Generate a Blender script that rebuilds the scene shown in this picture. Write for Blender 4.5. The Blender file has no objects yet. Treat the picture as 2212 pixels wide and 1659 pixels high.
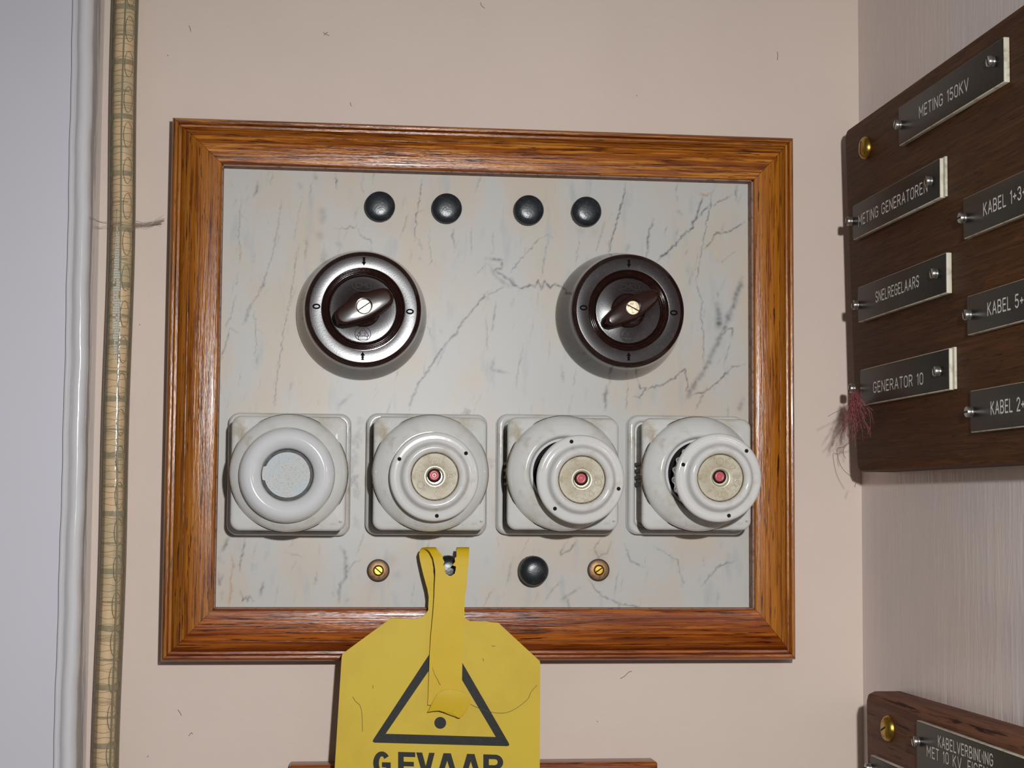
import bpy, bmesh, math, random
import numpy as np
from mathutils import Vector, Matrix, Euler
random.seed(7)
S = bpy.context.scene
C = S.collection
PI = math.pi
# ---------------------------------------------------------------- camera, light, exposure
FPX = 3702.9                                   # focal length in pixels of the 2212 px wide frame
CAM_EUL = Euler((1.642776, -0.007209, -0.116866), 'XYZ')
CAM_LOC = Vector((0.072335, -0.885975, 0.077287))
cd = bpy.data.cameras.new('camera'); cam = bpy.data.objects.new('camera', cd); C.objects.link(cam)
cam.location = CAM_LOC; cam.rotation_euler = CAM_EUL
cd.sensor_width = 36; cd.sensor_fit = 'HORIZONTAL'; cd.lens = FPX/2212*36; cd.clip_start = 0.01
S.camera = cam
S.view_settings.view_transform = 'Standard'; S.view_settings.look = 'None'
S.view_settings.gamma = 1; S.view_settings.use_curve_mapping = False
S.view_settings.exposure = 0.0
w = bpy.data.worlds.new('room'); S.world = w; w.use_nodes = True
w.node_tree.nodes['Background'].inputs[0].default_value = (1.0, .98, .96, 1)
w.node_tree.nodes['Background'].inputs[1].default_value = 0.10
ld = bpy.data.lights.new('flash', 'SPOT'); ld.shadow_soft_size = .011; ld.spot_size = math.radians(88); ld.spot_blend = 1.0
ld.energy = 20.2; ld.color = (.985, .99, 1.0)
lo = bpy.data.objects.new('flash', ld); C.objects.link(lo)
lo.location = CAM_LOC + Vector((.088, .01, .104))
lo.rotation_euler = (Vector((.170, 0, -.010)) - lo.location).to_track_quat('-Z', 'Y').to_euler()

# ---------------------------------------------------------------- measuring helpers
RM = CAM_EUL.to_matrix()
def ray(px, py): return RM @ Vector(((px-1106)/FPX, (829.5-py)/FPX, -1))
def PY(px, py, Y):
    d = ray(px, py); return CAM_LOC + d*((Y-CAM_LOC.y)/d.y)
def PXp(px, py, X):
    d = ray(px, py); return CAM_LOC + d*((X-CAM_LOC.x)/d.x)
# ---------------------------------------------------------------- materials
def mat(name, col=(.8, .8, .8), rough=.5, spec=.5, metal=0, coat=0, bump=None, vary=None, trans=None):
    """bump: (scale xyz, strength, dist, detail); vary: list of (scale xyz, colour, lo, hi)"""
    m = bpy.data.materials.new(name); m.use_nodes = True
    nt = m.node_tree; N = nt.nodes; L = nt.links; b = N['Principled BSDF']
    b.inputs['Base Color'].default_value = (*col, 1); b.inputs['Roughness'].default_value = rough
    b.inputs['Specular IOR Level'].default_value = spec; b.inputs['Metallic'].default_value = metal
    b.inputs['Coat Weight'].default_value = coat; b.inputs['Coat Roughness'].default_value = .08
    tc = N.new('ShaderNodeTexCoord')
    def noise(sc, det=4, rough=.6, off=(0, 0, 0)):
        mp = N.new('ShaderNodeMapping'); mp.inputs['Scale'].default_value = sc; mp.inputs['Location'].default_value = off
        n = N.new('ShaderNodeTexNoise'); n.inputs['Scale'].default_value = 1; n.inputs['Detail'].default_value = det
        n.inputs['Roughness'].default_value = rough
        L.new(tc.outputs['Object'], mp.inputs[0]); L.new(mp.outputs[0], n.inputs['Vector']); return n.outputs['Fac']
    m['noise'] = 0
    last = None
    if vary:
        for i, (sc, c2, lo_, hi_) in enumerate(vary):
            f = noise(sc, 5, .62, (3.1*i, 7.7*i, 1.3*i))
            r = N.new('ShaderNodeMapRange'); r.inputs['From Min'].default_value = lo_; r.inputs['From Max'].default_value = hi_
            r.clamp = True; L.new(f, r.inputs['Value'])
            mx = N.new('ShaderNodeMix'); mx.data_type = 'RGBA'
            L.new(r.outputs[0], mx.inputs['Factor'])
            if last is None: mx.inputs['A'].default_value = (*col, 1)
            else: L.new(last, mx.inputs['A'])
            mx.inputs['B'].default_value = (*c2, 1); last = mx.outputs['Result']
        L.new(last, b.inputs['Base Color'])
    if bump:
        prev = None
        for (sc, st, dist, det) in (bump if isinstance(bump, list) else [bump]):
            f = noise(sc, det, .6, (5, 5, 5))
            bp = N.new('ShaderNodeBump'); bp.inputs['Strength'].default_value = st; bp.inputs['Distance'].default_value = dist
            L.new(f, bp.inputs['Height'])
            if prev is not None: L.new(prev, bp.inputs['Normal'])
            prev = bp.outputs[0]
        L.new(prev, b.inputs['Normal'])
    return m
def s2l(r, g, b):
    f = lambda c: (c/255/12.92 if c/255 <= .04045 else ((c/255+.055)/1.055)**2.4)
    return (f(r), f(g), f(b))
M = {}
M['wall'] = mat('pink_plaster_paint', s2l(218, 200, 186), .55, .35,
    vary=[((9, 9, 9), s2l(213, 195, 182), .45, .75), ((260, 1, 260), s2l(150, 135, 125), .79, .83)],
    bump=[((700, 700, 700), .12, .0004, 3), ((60, 60, 60), .25, .0012, 3)])
M['wall_side'] = mat('grey_brushed_paint', s2l(226, 212, 206), .30, .5,
    vary=[((9, 9, 9), s2l(212, 205, 204), .4, .7)],
    bump=[((110, 110, 16), .40, .0012, 3), ((420, 420, 60), .25, .0007, 2)])
M['door'] = mat('pale_blue_white_paint', s2l(207, 205, 212), .5, .3, bump=((500, 500, 500), .08, .0003, 3),
    vary=[((6, 6, 3), s2l(202, 200, 206), .4, .7)])
M['gloss_white'] = mat('white_gloss_paint', s2l(212, 210, 211), .14, .6, bump=[((160, 160, 40), .25, .0010, 2), ((40, 40, 14), .3, .002, 2)])
def wood(name, base, light, dark, pore, rough=.26, coat=.15, g=1.0, seed=0., lf=(.49, .60), df=(.48, .70), pf=(.58, .64), refl=.35, bs=.28):
    m = mat(name, base, rough, refl, coat=coat,
        vary=[((8*g, 160*g, 160*g), dark, *df), ((20*g, 620*g, 620*g), light, *lf), ((26*g, 640*g, 640*g), dark, .53, .60), ((60*g, 1100*g, 1100*g), pore, *pf)],
        bump=[((50*g, 1100*g, 1100*g), bs, .0009, 3)])
    for n in m.node_tree.nodes:
        if n.type == 'MAPPING': n.inputs['Location'].default_value[1] += seed; n.inputs['Location'].default_value[0] += seed*.37
    return m
M['oak_top'] = wood('oak_streaky', s2l(148, 78, 16), s2l(196, 124, 38), s2l(104, 48, 8), s2l(58, 24, 4), seed=2.)
M['oak_bottom'] = wood('oak_reddish', s2l(142, 68, 14), s2l(170, 92, 24), s2l(110, 48, 8), s2l(62, 24, 4), seed=9., g=.8)
M['oak_left'] = wood('oak_golden_pores', s2l(156, 90, 18), s2l(172, 108, 28), s2l(112, 56, 8), s2l(60, 28, 8), seed=17., pf=(.60, .63), g=.85, lf=(.44, .70), df=(.50, .80))
M['oak_right'] = wood('oak_golden_straight', s2l(164, 96, 22), s2l(182, 114, 32), s2l(130, 66, 10), s2l(66, 30, 10), seed=31., pf=(.60, .63), g=.9, lf=(.44, .70), df=(.50, .80))
M['lip'] = mat('dusty_rebate', s2l(150, 122, 108), .7, .2, vary=[((300, 300, 300), s2l(120, 86, 72), .5, .66)])
M['board'] = wood('dark_oak_board', s2l(88, 54, 28), s2l(102, 64, 34), s2l(74, 44, 22), s2l(60, 32, 16), rough=.6, coat=0, seed=5., refl=.12)
M['board2'] = wood('dark_oak_board_brown', s2l(112, 72, 52), s2l(122, 80, 58), s2l(96, 56, 36), s2l(46, 26, 18), rough=.6, coat=0, seed=8., g=.5, refl=.15)
M['porcelain'] = mat('glazed_porcelain', s2l(212, 211, 206), .07, .6, coat=.7,
    vary=[((45, 45, 45), s2l(192, 186, 172), .5, .72), ((170, 170, 170), s2l(150, 128, 100), .68, .76), ((70, 70, 70), s2l(168, 150, 122), .60, .80)],
    bump=((160, 160, 160), .12, .0005, 2))
M['porcelain_clean'] = mat('clean_porcelain', s2l(212, 212, 212), .07, .6, coat=.7, bump=((120, 120, 120), .1, .0005, 2))
M['porcelain_ring'] = mat('porcelain_cap', s2l(212, 210, 206), .07, .6, coat=.7,
    vary=[((90, 90, 90), s2l(194, 186, 168), .56, .74)], bump=((140, 140, 140), .12, .0005, 2))
M['grime_shade'] = mat('grimy_shaded_porcelain', s2l(128, 112, 88), .5, .3, vary=[((200, 200, 40), s2l(90, 72, 50), .42, .58)], bump=((400, 400, 80), .3, .0006, 3))  # brown holds real dirt plus shade painted into the block sides
M['grime_shade_dark'] = mat('dark_grime_and_shade', s2l(84, 66, 46), .6, .3, vary=[((500, 500, 500), s2l(128, 108, 84), .5, .62)], bump=((600, 600, 600), .5, .0008, 3))  # for the dirty ribs and the painted junction-shade rings
M['hole'] = mat('dark_hollow', (.015, .013, .012), .8, .1, bump=((600, 600, 600), .3, .0005, 2))
M['biscuit'] = mat('beige_ceramic', s2l(188, 180, 158), .45, .4, vary=[((260, 260, 260), s2l(166, 154, 126), .5, .66)], bump=((900, 900, 900), .3, .0003, 3))
M['biscuit_letter'] = mat('beige_ceramic_relief', s2l(176, 162, 132), .4, .4, bump=((900, 900, 900), .3, .0003, 3))
M['steel_disc'] = mat('speckled_steel', s2l(192, 194, 192), .6, .25, vary=[((1500, 1500, 1500), s2l(168, 170, 168), .52, .66), ((80, 80, 80), s2l(180, 192, 200), .5, .7)])
M['window_ring'] = mat('pale_metal_ring', s2l(215, 212, 185), .3, .5, metal=.5, bump=((1500, 1500, 1500), .2, .0002, 2))
M['red'] = mat('pink_red_indicator', s2l(196, 90, 96), .3, .5, bump=((1500, 1500, 1500), .1, .0002, 2))
M['bakelite'] = mat('dark_brown_bakelite', s2l(38, 20, 16), .10, .55, coat=.2, vary=[((300, 300, 300), s2l(52, 28, 22), .5, .7)], bump=((200, 200, 200), .03, .0003, 2))
M['bakelite_face'] = mat('worn_bakelite_face', s2l(38, 26, 27), .21, .55, vary=[((500, 500, 500), s2l(58, 46, 49), .55, .72)], bump=((1600, 1600, 1600), .06, .0002, 3))
M['bakelite_handle'] = mat('brown_bakelite_handle', s2l(44, 22, 13), .16, .5, vary=[((200, 200, 200), s2l(44, 20, 12), .5, .7)], bump=((200, 200, 200), .03, .0003, 2))
M['engrave'] = mat('black_engraving', s2l(14, 9, 10), .8, .08, bump=((900, 900, 900), .1, .0002, 2))
M['emboss'] = mat('raised_bakelite_mark', s2l(24, 15, 16), .5, .2, bump=((900, 900, 900), .1, .0002, 2))
M['knob'] = mat('black_rubbed_knob', s2l(34, 38, 42), .30, .6, vary=[((400, 400, 400), s2l(52, 58, 62), .52, .7)], bump=((900, 900, 900), .25, .0003, 3))
M['knurl'] = mat('dusty_black_knurl', s2l(62, 58, 50), .5, .4, vary=[((500, 500, 500), s2l(30, 30, 30), .45, .6)])
M['brass'] = mat('brass', s2l(178, 146, 62), .32, .5, metal=1, vary=[((500, 500, 500), s2l(150, 104, 44), .5, .7)], bump=((900, 900, 900), .15, .0002, 2))
M['copper'] = mat('brown_copper', s2l(158, 124, 90), .5, .5, metal=.55, vary=[((600, 600, 600), s2l(118, 78, 50), .5, .7)], bump=((900, 900, 900), .2, .0002, 2))
M['dark_ring'] = mat('tarnished_edge', s2l(58, 44, 32), .5, .4, bump=((900, 900, 900), .2, .0002, 2))
M['screw_metal'] = mat('worn_screw_metal', s2l(196, 178, 150), .36, .5, metal=.7, vary=[((700, 700, 700), s2l(150, 130, 104), .5, .65)], bump=((900, 900, 900), .2, .0003, 2))
M['slot'] = mat('screw_slot_dark', (.02, .016, .012), .7, .2, bump=((900, 900, 900), .1, .0002, 2))
M['steel'] = mat('grey_steel', s2l(176, 172, 164), .28, .5, metal=.9, vary=[((900, 900, 900), s2l(120, 116, 110), .5, .65)], bump=((900, 900, 900), .15, .0002, 2))
M['plate_black'] = mat('black_laminate', s2l(34, 32, 28), .4, .25, vary=[((300, 300, 300), s2l(44, 41, 36), .55, .72)], bump=((1500, 1500, 1500), .1, .0002, 2))
M['plate_core'] = mat('cream_laminate_core', s2l(205, 198, 178), .45, .4, vary=[((200, 200, 200), s2l(160, 150, 130), .5, .7)], bump=((900, 900, 900), .2, .0002, 2))
M['engraved_white'] = mat('white_engraving', s2l(225, 222, 212), .6, .3, bump=((900, 900, 900), .1, .0002, 2))
M['yellow'] = mat('yellow_plastic', s2l(212, 178, 26), .5, .25, vary=[((30, 30, 30), s2l(205, 171, 28), .45, .7), ((420, 420, 420), s2l(150, 122, 40), .745, .78)], bump=((300, 300, 300), .06, .0004, 3))
M['yellow_plate'] = mat('yellow_plastic_sheet', s2l(208, 178, 36), .5, .25, vary=[((30, 30, 30), s2l(200, 168, 38), .45, .7), ((420, 420, 420), s2l(120, 98, 40), .76, .79)], bump=((300, 300, 300), .06, .0004, 3))
M['tag_black'] = mat('black_print', s2l(36, 36, 34), .5, .15, vary=[((500, 500, 500), s2l(46, 45, 42), .5, .7)])
M['lint_red'] = mat('dusty_red_fibre', s2l(158, 88, 92), .8, .2, vary=[((500, 500, 500), s2l(108, 60, 58), .45, .6)])
M['web'] = mat('pale_cobweb', s2l(158, 142, 128), .9, .1, bump=((900, 900, 900), .1, .0002, 2))
M['scuff'] = mat('grey_scuff', s2l(128, 116, 108), .9, .1, bump=((900, 900, 900), .1, .0002, 2))
M['lint_grey'] = mat('grey_fibre', s2l(110, 96, 84), .9, .1, vary=[((500, 500, 500), s2l(84, 70, 60), .45, .6)])
M['core'] = mat('peach_inner_core', s2l(236, 204, 168), .5, .4, vary=[((60, 60, 60), s2l(200, 182, 150), .48, .66), ((2, 2, 240), s2l(190, 164, 130), .58, .64)])
M['band'] = mat('olive_grey_band', s2l(158, 146, 122), .6, .3, vary=[((300, 300, 300), s2l(140, 130, 108), .45, .6)])
M['wire'] = mat('grey_green_wire', s2l(120, 120, 104), .25, .6, bump=((500, 500, 300), .3, .0004, 2))
M['coil'] = mat('thin_grey_wire', s2l(122, 112, 92), .4, .5, bump=((500, 500, 300), .1, .0003, 2))
M['glint_mesh'] = mat('white_mesh_glint', s2l(215, 216, 218), .3, .5, bump=((500, 500, 300), .3, .0004, 2))  # white colour standing in for a flash glint inside the hose
# clear hose: see-through plastic with a gloss coat and a faint olive body
m = bpy.data.materials.new('clear_olive_plastic'); m.use_nodes = True; nt = m.node_tree; N = nt.nodes; L = nt.links
for n in list(N): N.remove(n)
out = N.new('ShaderNodeOutputMaterial'); tr = N.new('ShaderNodeBsdfTransparent'); tr.inputs[0].default_value = (.98, .97, .92, 1)
df = N.new('ShaderNodeBsdfDiffuse'); df.inputs[0].default_value = (*s2l(204, 190, 156), 1)
gl = N.new('ShaderNodeBsdfGlossy'); gl.inputs['Roughness'].default_value = .12
mx = N.new('ShaderNodeMixShader'); mx2 = N.new('ShaderNodeMixShader'); lw = N.new('ShaderNodeFresnel'); lw.inputs[0].default_value = 1.35
lwt = N.new('ShaderNodeLayerWeight'); lwt.inputs[0].default_value = .25
mr = N.new('ShaderNodeMapRange'); mr.inputs['To Min'].default_value = .16; mr.inputs['To Max'].default_value = .5
tc = N.new('ShaderNodeTexCoord'); nz = N.new('ShaderNodeTexNoise'); nz.inputs['Scale'].default_value = 260; bp = N.new('ShaderNodeBump')
bp.inputs['Strength'].default_value = .25; bp.inputs['Distance'].default_value = .0006
L.new(tc.outputs['Object'], nz.inputs['Vector']); L.new(nz.outputs['Fac'], bp.inputs['Height']); L.new(bp.outputs[0], gl.inputs['Normal'])
L.new(lwt.outputs['Facing'], mr.inputs['Value']); L.new(mr.outputs[0], mx.inputs[0])
L.new(tr.outputs[0], mx.inputs[1]); L.new(df.outputs[0], mx.inputs[2])
L.new(lw.outputs[0], mx2.inputs[0]); L.new(mx.outputs[0], mx2.inputs[1]); L.new(gl.outputs[0], mx2.inputs[2]); L.new(mx2.outputs[0], out.inputs[0])
M['hose'] = m
# marble: pattern attribute + cloudy ground
m = mat('veined_marble', (.6, .6, .6), .37, .26, bump=((60, 60, 60), .05, .0006, 3)); nt = m.node_tree; N = nt.nodes; L = nt.links; b = N['Principled BSDF']
tc = N.new('ShaderNodeTexCoord')
def mnoise(sc, det, lo_, hi_):
    mp = N.new('ShaderNodeMapping'); mp.inputs['Scale'].default_value = sc; mp.inputs['Rotation'].default_value = (0, 0, .2)
    n = N.new('ShaderNodeTexNoise'); n.inputs['Scale'].default_value = 1; n.inputs['Detail'].default_value = det
    r = N.new('ShaderNodeMapRange'); r.inputs['From Min'].default_value = lo_; r.inputs['From Max'].default_value = hi_
    L.new(tc.outputs['Object'], mp.inputs[0]); L.new(mp.outputs[0], n.inputs['Vector']); L.new(n.outputs['Fac'], r.inputs['Value']); return r.outputs[0]
def mmix(a, bcol, f):
    x = N.new('ShaderNodeMix'); x.data_type = 'RGBA'
    if isinstance(a, tuple): x.inputs['A'].default_value = (*a, 1)
    else: L.new(a, x.inputs['A'])
    x.inputs['B'].default_value = (*bcol, 1); L.new(f, x.inputs['Factor']); return x.outputs['Result']
def attr(n):
    a = N.new('ShaderNodeAttribute'); a.attribute_name = n; return a.outputs['Fac']
c = mmix(s2l(189, 187, 182), s2l(194, 182, 166), mnoise((34, 17, 20), 4, .40, .62))
c = mmix(c, s2l(172, 174, 174), mnoise((150, 40, 90), 5, .58, .78))
c = mmix(c, s2l(98, 104, 108), attr('vein'))
c = mmix(c, s2l(176, 142, 100), attr('tan'))
c = mmix(c, s2l(92, 86, 78), attr('dirt'))
L.new(c, b.inputs['Base Color']); M['marble'] = m

# ---------------------------------------------------------------- mesh helpers
def finish(name, bm, m, parent=None, smooth=40, local=None):
    bmesh.ops.recalc_face_normals(bm, faces=bm.faces)
    me = bpy.data.meshes.new(name); bm.to_mesh(me); bm.free()
    if smooth:
        me.shade_smooth(); me.set_sharp_from_angle(angle=math.radians(smooth))
    me.materials.append(M[m])
    o = bpy.data.objects.new(name, me); C.objects.link(o)
    if parent: o.parent = parent
    if local is not None: o.matrix_local = local
    return o
def tag(o, label, cat, group=None, kind=None):
    if label: o['label'] = label
    if cat: o['category'] = cat
    if group: o['group'] = group
    if kind: o['kind'] = kind
    return o
ONWALL = Matrix(((1, 0, 0), (0, 0, -1), (0, 1, 0))).to_4x4()       # local x right, y up, z off the back wall
ONSIDE = Matrix(((0, 0, -1), (-1, 0, 0), (0, 1, 0))).to_4x4()      # local x towards the room, y up, z off the side wall
def thing(name, loc, basis=ONWALL, roll=0):
    o = bpy.data.objects.new(name, None); o.empty_display_size = .01; C.objects.link(o)
    o.matrix_world = Matrix.Translation(loc) @ basis @ Matrix.Rotation(roll, 4, 'Z'); return o
mm = .001
def lathe(prof, seg=72, rf=None, bm=None, c=(0, 0), close=False):
    """prof in mm (r, z) list; rf(angle, i) radius multiplier"""
    bm = bm or bmesh.new(); rings = []
    for i, (r, z) in enumerate(prof):
        if r < 1e-6: rings.append([bm.verts.new((c[0]*mm, c[1]*mm, z*mm))]); continue
        rings.append([bm.verts.new(((c[0]+r*(rf(2*PI*k/seg, i) if rf else 1)*math.cos(2*PI*k/seg))*mm,
                                    (c[1]+r*(rf(2*PI*k/seg, i) if rf else 1)*math.sin(2*PI*k/seg))*mm, z*mm)) for k in range(seg)])
    for a, b in zip(rings, rings[1:]):
        for k in range(seg):
            k2 = (k+1) % seg
            if len(a) == 1 and len(b) == 1: continue
            if len(a) == 1: bm.faces.new((a[0], b[k], b[k2]))
            elif len(b) == 1: bm.faces.new((a[k], a[k2], b[0]))
            else: bm.faces.new((a[k], a[k2], b[k2], b[k]))
    return bm
def smoothprof(p, n=4):
    """Catmull-Rom through the profile points"""
    o = []
    for i in range(len(p)-1):
        p0 = p[max(i-1, 0)]; p1 = p[i]; p2 = p[i+1]; p3 = p[min(i+2, len(p)-1)]
        for k in range(n):
            t = k/n
            o.append(tuple(.5*((2*p1[j])+(-p0[j]+p2[j])*t+(2*p0[j]-5*p1[j]+4*p2[j]-p3[j])*t*t+(-p0[j]+3*p1[j]-3*p2[j]+p3[j])*t**3) for j in range(len(p1))))
    o.append(tuple(p[-1])); return o
def rsq(h, rc, n=8, hy=None):
    hy = hy or h; o = []
    for q, (sx, sy) in enumerate(((1, 1), (-1, 1), (-1, -1), (1, -1))):
        for k in range(n+1):
            a = q*PI/2 + k/n*PI/2
            o.append((sx*(h-rc)+rc*math.cos(a), sy*(hy-rc)+rc*math.sin(a)))
    return o
def loft(loops, cap0=True, cap1=True, bm=None):
    """loops: list of lists of (x,y,z) in mm, same count"""
    bm = bm or bmesh.new(); R = [[bm.verts.new((x*mm, y*mm, z*mm)) for x, y, z in lp] for lp in loops]
    n = len(R[0])
    for a, b in zip(R, R[1:]):
        for k in range(n): bm.faces.new((a[k], a[(k+1) % n], b[(k+1) % n], b[k]))
    if cap0: bm.faces.new(R[0])
    if cap1: bm.faces.new(R[-1])
    return bm
def at(lp, z): return [(x, y, z) for x, y in lp]
def box(x0, x1, y0, y1, z0, z1, bm=None, bev=0):
    bm = bm or bmesh.new()
    vs = [bm.verts.new((x, y, z)) for x in (x0, x1) for y in (y0, y1) for z in (z0, z1)]
    fs = [bm.faces.new([vs[i] for i in q]) for q in ((0, 1, 3, 2), (4, 6, 7, 5), (0, 4, 5, 1), (2, 3, 7, 6), (0, 2, 6, 4), (1, 5, 7, 3))]
    if bev:
        es = {e for f in fs for e in f.edges}
        bmesh.ops.bevel(bm, geom=list(es), offset=bev, segments=3, affect='EDGES', profile=.5)
    return bm
def tube(bm, pts, r, seg=8, rr=None):
    pts = [Vector(p) for p in pts]; rings = []
    for i, p in enumerate(pts):
        t = (pts[min(i+1, len(pts)-1)]-pts[max(i-1, 0)]).normalized()
        a = Vector((0, 1, 0)) if abs(t.y) < .9 else Vector((1, 0, 0))
        u = t.cross(a).normalized(); v = t.cross(u)
        q = rr[i] if rr else r
        rings.append([bm.verts.new(p+u*q*math.cos(2*PI*k/seg)+v*q*math.sin(2*PI*k/seg)) for k in range(seg)])
    for a, b in zip(rings, rings[1:]):
        for k in range(seg): bm.faces.new((a[k], a[(k+1) % seg], b[(k+1) % seg], b[k]))
    bm.faces.new(rings[0]); bm.faces.new(rings[-1]); return bm
def crom(pts, n=8): return [Vector(q) for q in smoothprof([tuple(p) for p in pts], n)]
def stagger(bm, n):
    n = Vector(n)
    for i, f in enumerate(bm.faces):
        for v in f.verts: v.co += n*((i % 24)*2.0e-6)
# ---------------------------------------------------------------- single-stroke engraver's lettering
def arc(cx, cy, rx, ry, a0, a1, n=9): return [(cx+rx*math.cos(math.radians(a0+(a1-a0)*k/n)), cy+ry*math.sin(math.radians(a0+(a1-a0)*k/n))) for k in range(n+1)]
GL = {
 'A': (.56, [[(0, 0), (.28, 1), (.56, 0)], [(.1, .33), (.46, .33)]]),
 'B': (.5, [[(0, 0), (0, 1), (.26, 1)]+arc(.26, .76, .2, .24, 90, -90)+[(0, .52)], arc(.26, .26, .24, .26, 90, -90)+[(0, 0)]]),
 'C': (.5, [arc(.25, .72, .25, .28, 20, 180)+arc(.25, .28, .25, .28, 180, 340)]),
 'D': (.5, [[(0, 0), (0, 1), (.2, 1)]+arc(.2, .7, .3, .3, 90, 0)+arc(.2, .3, .3, .3, 0, -90)+[(0, 0)]]),
 'E': (.42, [[(.42, 1), (0, 1), (0, 0), (.42, 0)], [(0, .52), (.36, .52)]]),
 'G': (.52, [arc(.26, .72, .26, .28, 20, 180)+arc(.26, .28, .26, .28, 180, 360)+[(.52, .48), (.3, .48)]]),
 'I': (.0, [[(0, 0), (0, 1)]]),
 'K': (.5, [[(0, 0), (0, 1)], [(.46, 1), (0, .42)], [(.14, .58), (.5, 0)]]),
 'L': (.4, [[(0, 1), (0, 0), (.4, 0)]]),
 'M': (.62, [[(0, 0), (0, 1), (.31, .35), (.62, 1), (.62, 0)]]),
 'N': (.5, [[(0, 0), (0, 1), (.5, 0), (.5, 1)]]),
 'O': (.52, [arc(.26, .72, .26, .28, 0, 180)+arc(.26, .28, .26, .28, 180, 360)+[(.52, .72)]]),
 'R': (.5, [[(0, 0), (0, 1), (.24, 1)]+arc(.24, .75, .24, .25, 90, -90)+[(0, .5)], [(.26, .5), (.5, 0)]]),
 'S': (.46, [arc(.23, .75, .23, .25, 20, 270)+arc(.23, .25, .23, .25, 90, -160)]),
 'T': (.46, [[(0, 1), (.46, 1)], [(.23, 1), (.23, 0)]]),
 'V': (.54, [[(0, 1), (.27, 0), (.54, 1)]]),
 'W': (.7, [[(0, 1), (.18, 0), (.35, .8), (.52, 0), (.7, 1)]]),
 '0': (.46, [arc(.23, .75, .23, .25, 0, 180)+arc(.23, .25, .23, .25, 180, 360)+[(.46, .75)]]),
 '1': (.16, [[(0, .82), (.16, 1), (.16, 0)]]),
 '2': (.46, [arc(.23, .75, .22, .25, 170, -20)+[(0, 0), (.46, 0)]]),
 '3': (.46, [arc(.22, .76, .22, .24, 160, -90)+arc(.22, .26, .24, .26, 90, -160)]),
 '5': (.46, [[(.42, 1), (.06, 1), (.02, .56)]+arc(.22, .31, .24, .31, 120, -150)]),
 '6': (.48, [arc(.24, .72, .24, .28, 40, 180)+arc(.24, .28, .24, .28, 180, 360)+arc(.24, .28, .24, .28, 0, 180)]),
 '+': (.4, [[(0, .45), (.4, .45)], [(.2, .65), (.2, .25)]]),
 '.': (.05, [[(0, 0), (.03, 0)]]),
 ' ': (.22, []),
}
def ribbon(bm, pts, w, fn, rnd=True, closed=False):
    pts = [Vector((p[0], p[1])) for p in pts]
    for a, b in zip(pts, pts[1:]):
        d = b-a
        if d.length < 1e-7: continue
        n = Vector((-d.y, d.x)).normalized()*w/2
        bm.faces.new([bm.verts.new(fn(q.x, q.y)) for q in (a-n, b-n, b+n, a+n)])
    js = pts if rnd else pts[1:-1]
    for p in js:
        bm.faces.new([bm.verts.new(fn(p.x+w/2*math.cos(k*PI/5), p.y+w/2*math.sin(k*PI/5))) for k in range(10)])
def textwidth(s, gap): return sum(GL[c][0] for c in s)+gap*(len(s)-1)
def text(bm, s, x0, y0, h, width=None, sw=.13, gap=.24, z=0., fn=None):
    """engraved text starting at x0 with cap height h; width squeezes it"""
    W = textwidth(s, gap); kx = (width/W) if width else h; x = 0
    fn = fn or (lambda u, v: (u, v, z))
    for c in s:
        for st in GL[c][1]: ribbon(bm, [(x0+(x+p[0])*kx, y0+p[1]*h) for p in st], sw*h, fn)
        x += GL[c][0]+gap
    return bm
def ringtext(bm, s, r, ang, h, z, sw=.14, gap=.22, inward=False):
    W = textwidth(s, gap)*h
    def fn(u, v):
        a = ang - (u-W/2)/r; R = r+v-h/2
        return (R*math.cos(a), R*math.sin(a), z)
    text(bm, s, 0, 0, h, sw=sw, gap=gap, fn=fn)
def slotscrew(parent, name, r, z0, z1, ang, m, c=(0, 0), slotw=None):
    o = finish(name, lathe([(r, z0), (r, z1-.25*r*.3), (r*.93, z1), (0, z1+.02)], 36, c=c), m, parent)
    sw = slotw or r*.22
    bm = bmesh.new(); d = (math.cos(ang), math.sin(ang)); n = (-d[1], d[0]); q = r*.93
    lp = [(c[0]+d[0]*a*q+n[0]*b*sw/2, c[1]+d[1]*a*q+n[1]*b*sw/2) for a, b in ((-1, -1), (1, -1), (1, 1), (-1, 1))]
    loft([at(lp, z1-.1), at(lp, z1+.07)], bm=bm)
    s_ = finish('slot', bm, 'slot', o, 0)
    return o

# ================================================================ THE SETTING
XW = .3636                                      # side wall plane
bm = bmesh.new(); box(-.60, .70, 0, .06, -.70, 1.00, bm); o = finish('wall_back', bm, 'wall', smooth=0); tag(o, 'pink plastered wall behind the framed marble panel', 'wall', kind='structure')
bm = bmesh.new(); box(XW, XW+.08, -1.3, 0, -.70, 1.00, bm); o = finish('wall_right', bm, 'wall_side', smooth=0); tag(o, 'grey painted side wall with brush marks behind the dark boards', 'wall', kind='structure')
bm = bmesh.new(); box(-.60, -.0468, -.0335, -.0005, -.70, 1.00, bm); o = finish('door_1', bm, 'door', smooth=0); tag(o, 'flat bluish white painted surface beside the rounded moulding', 'door', kind='structure')
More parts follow.
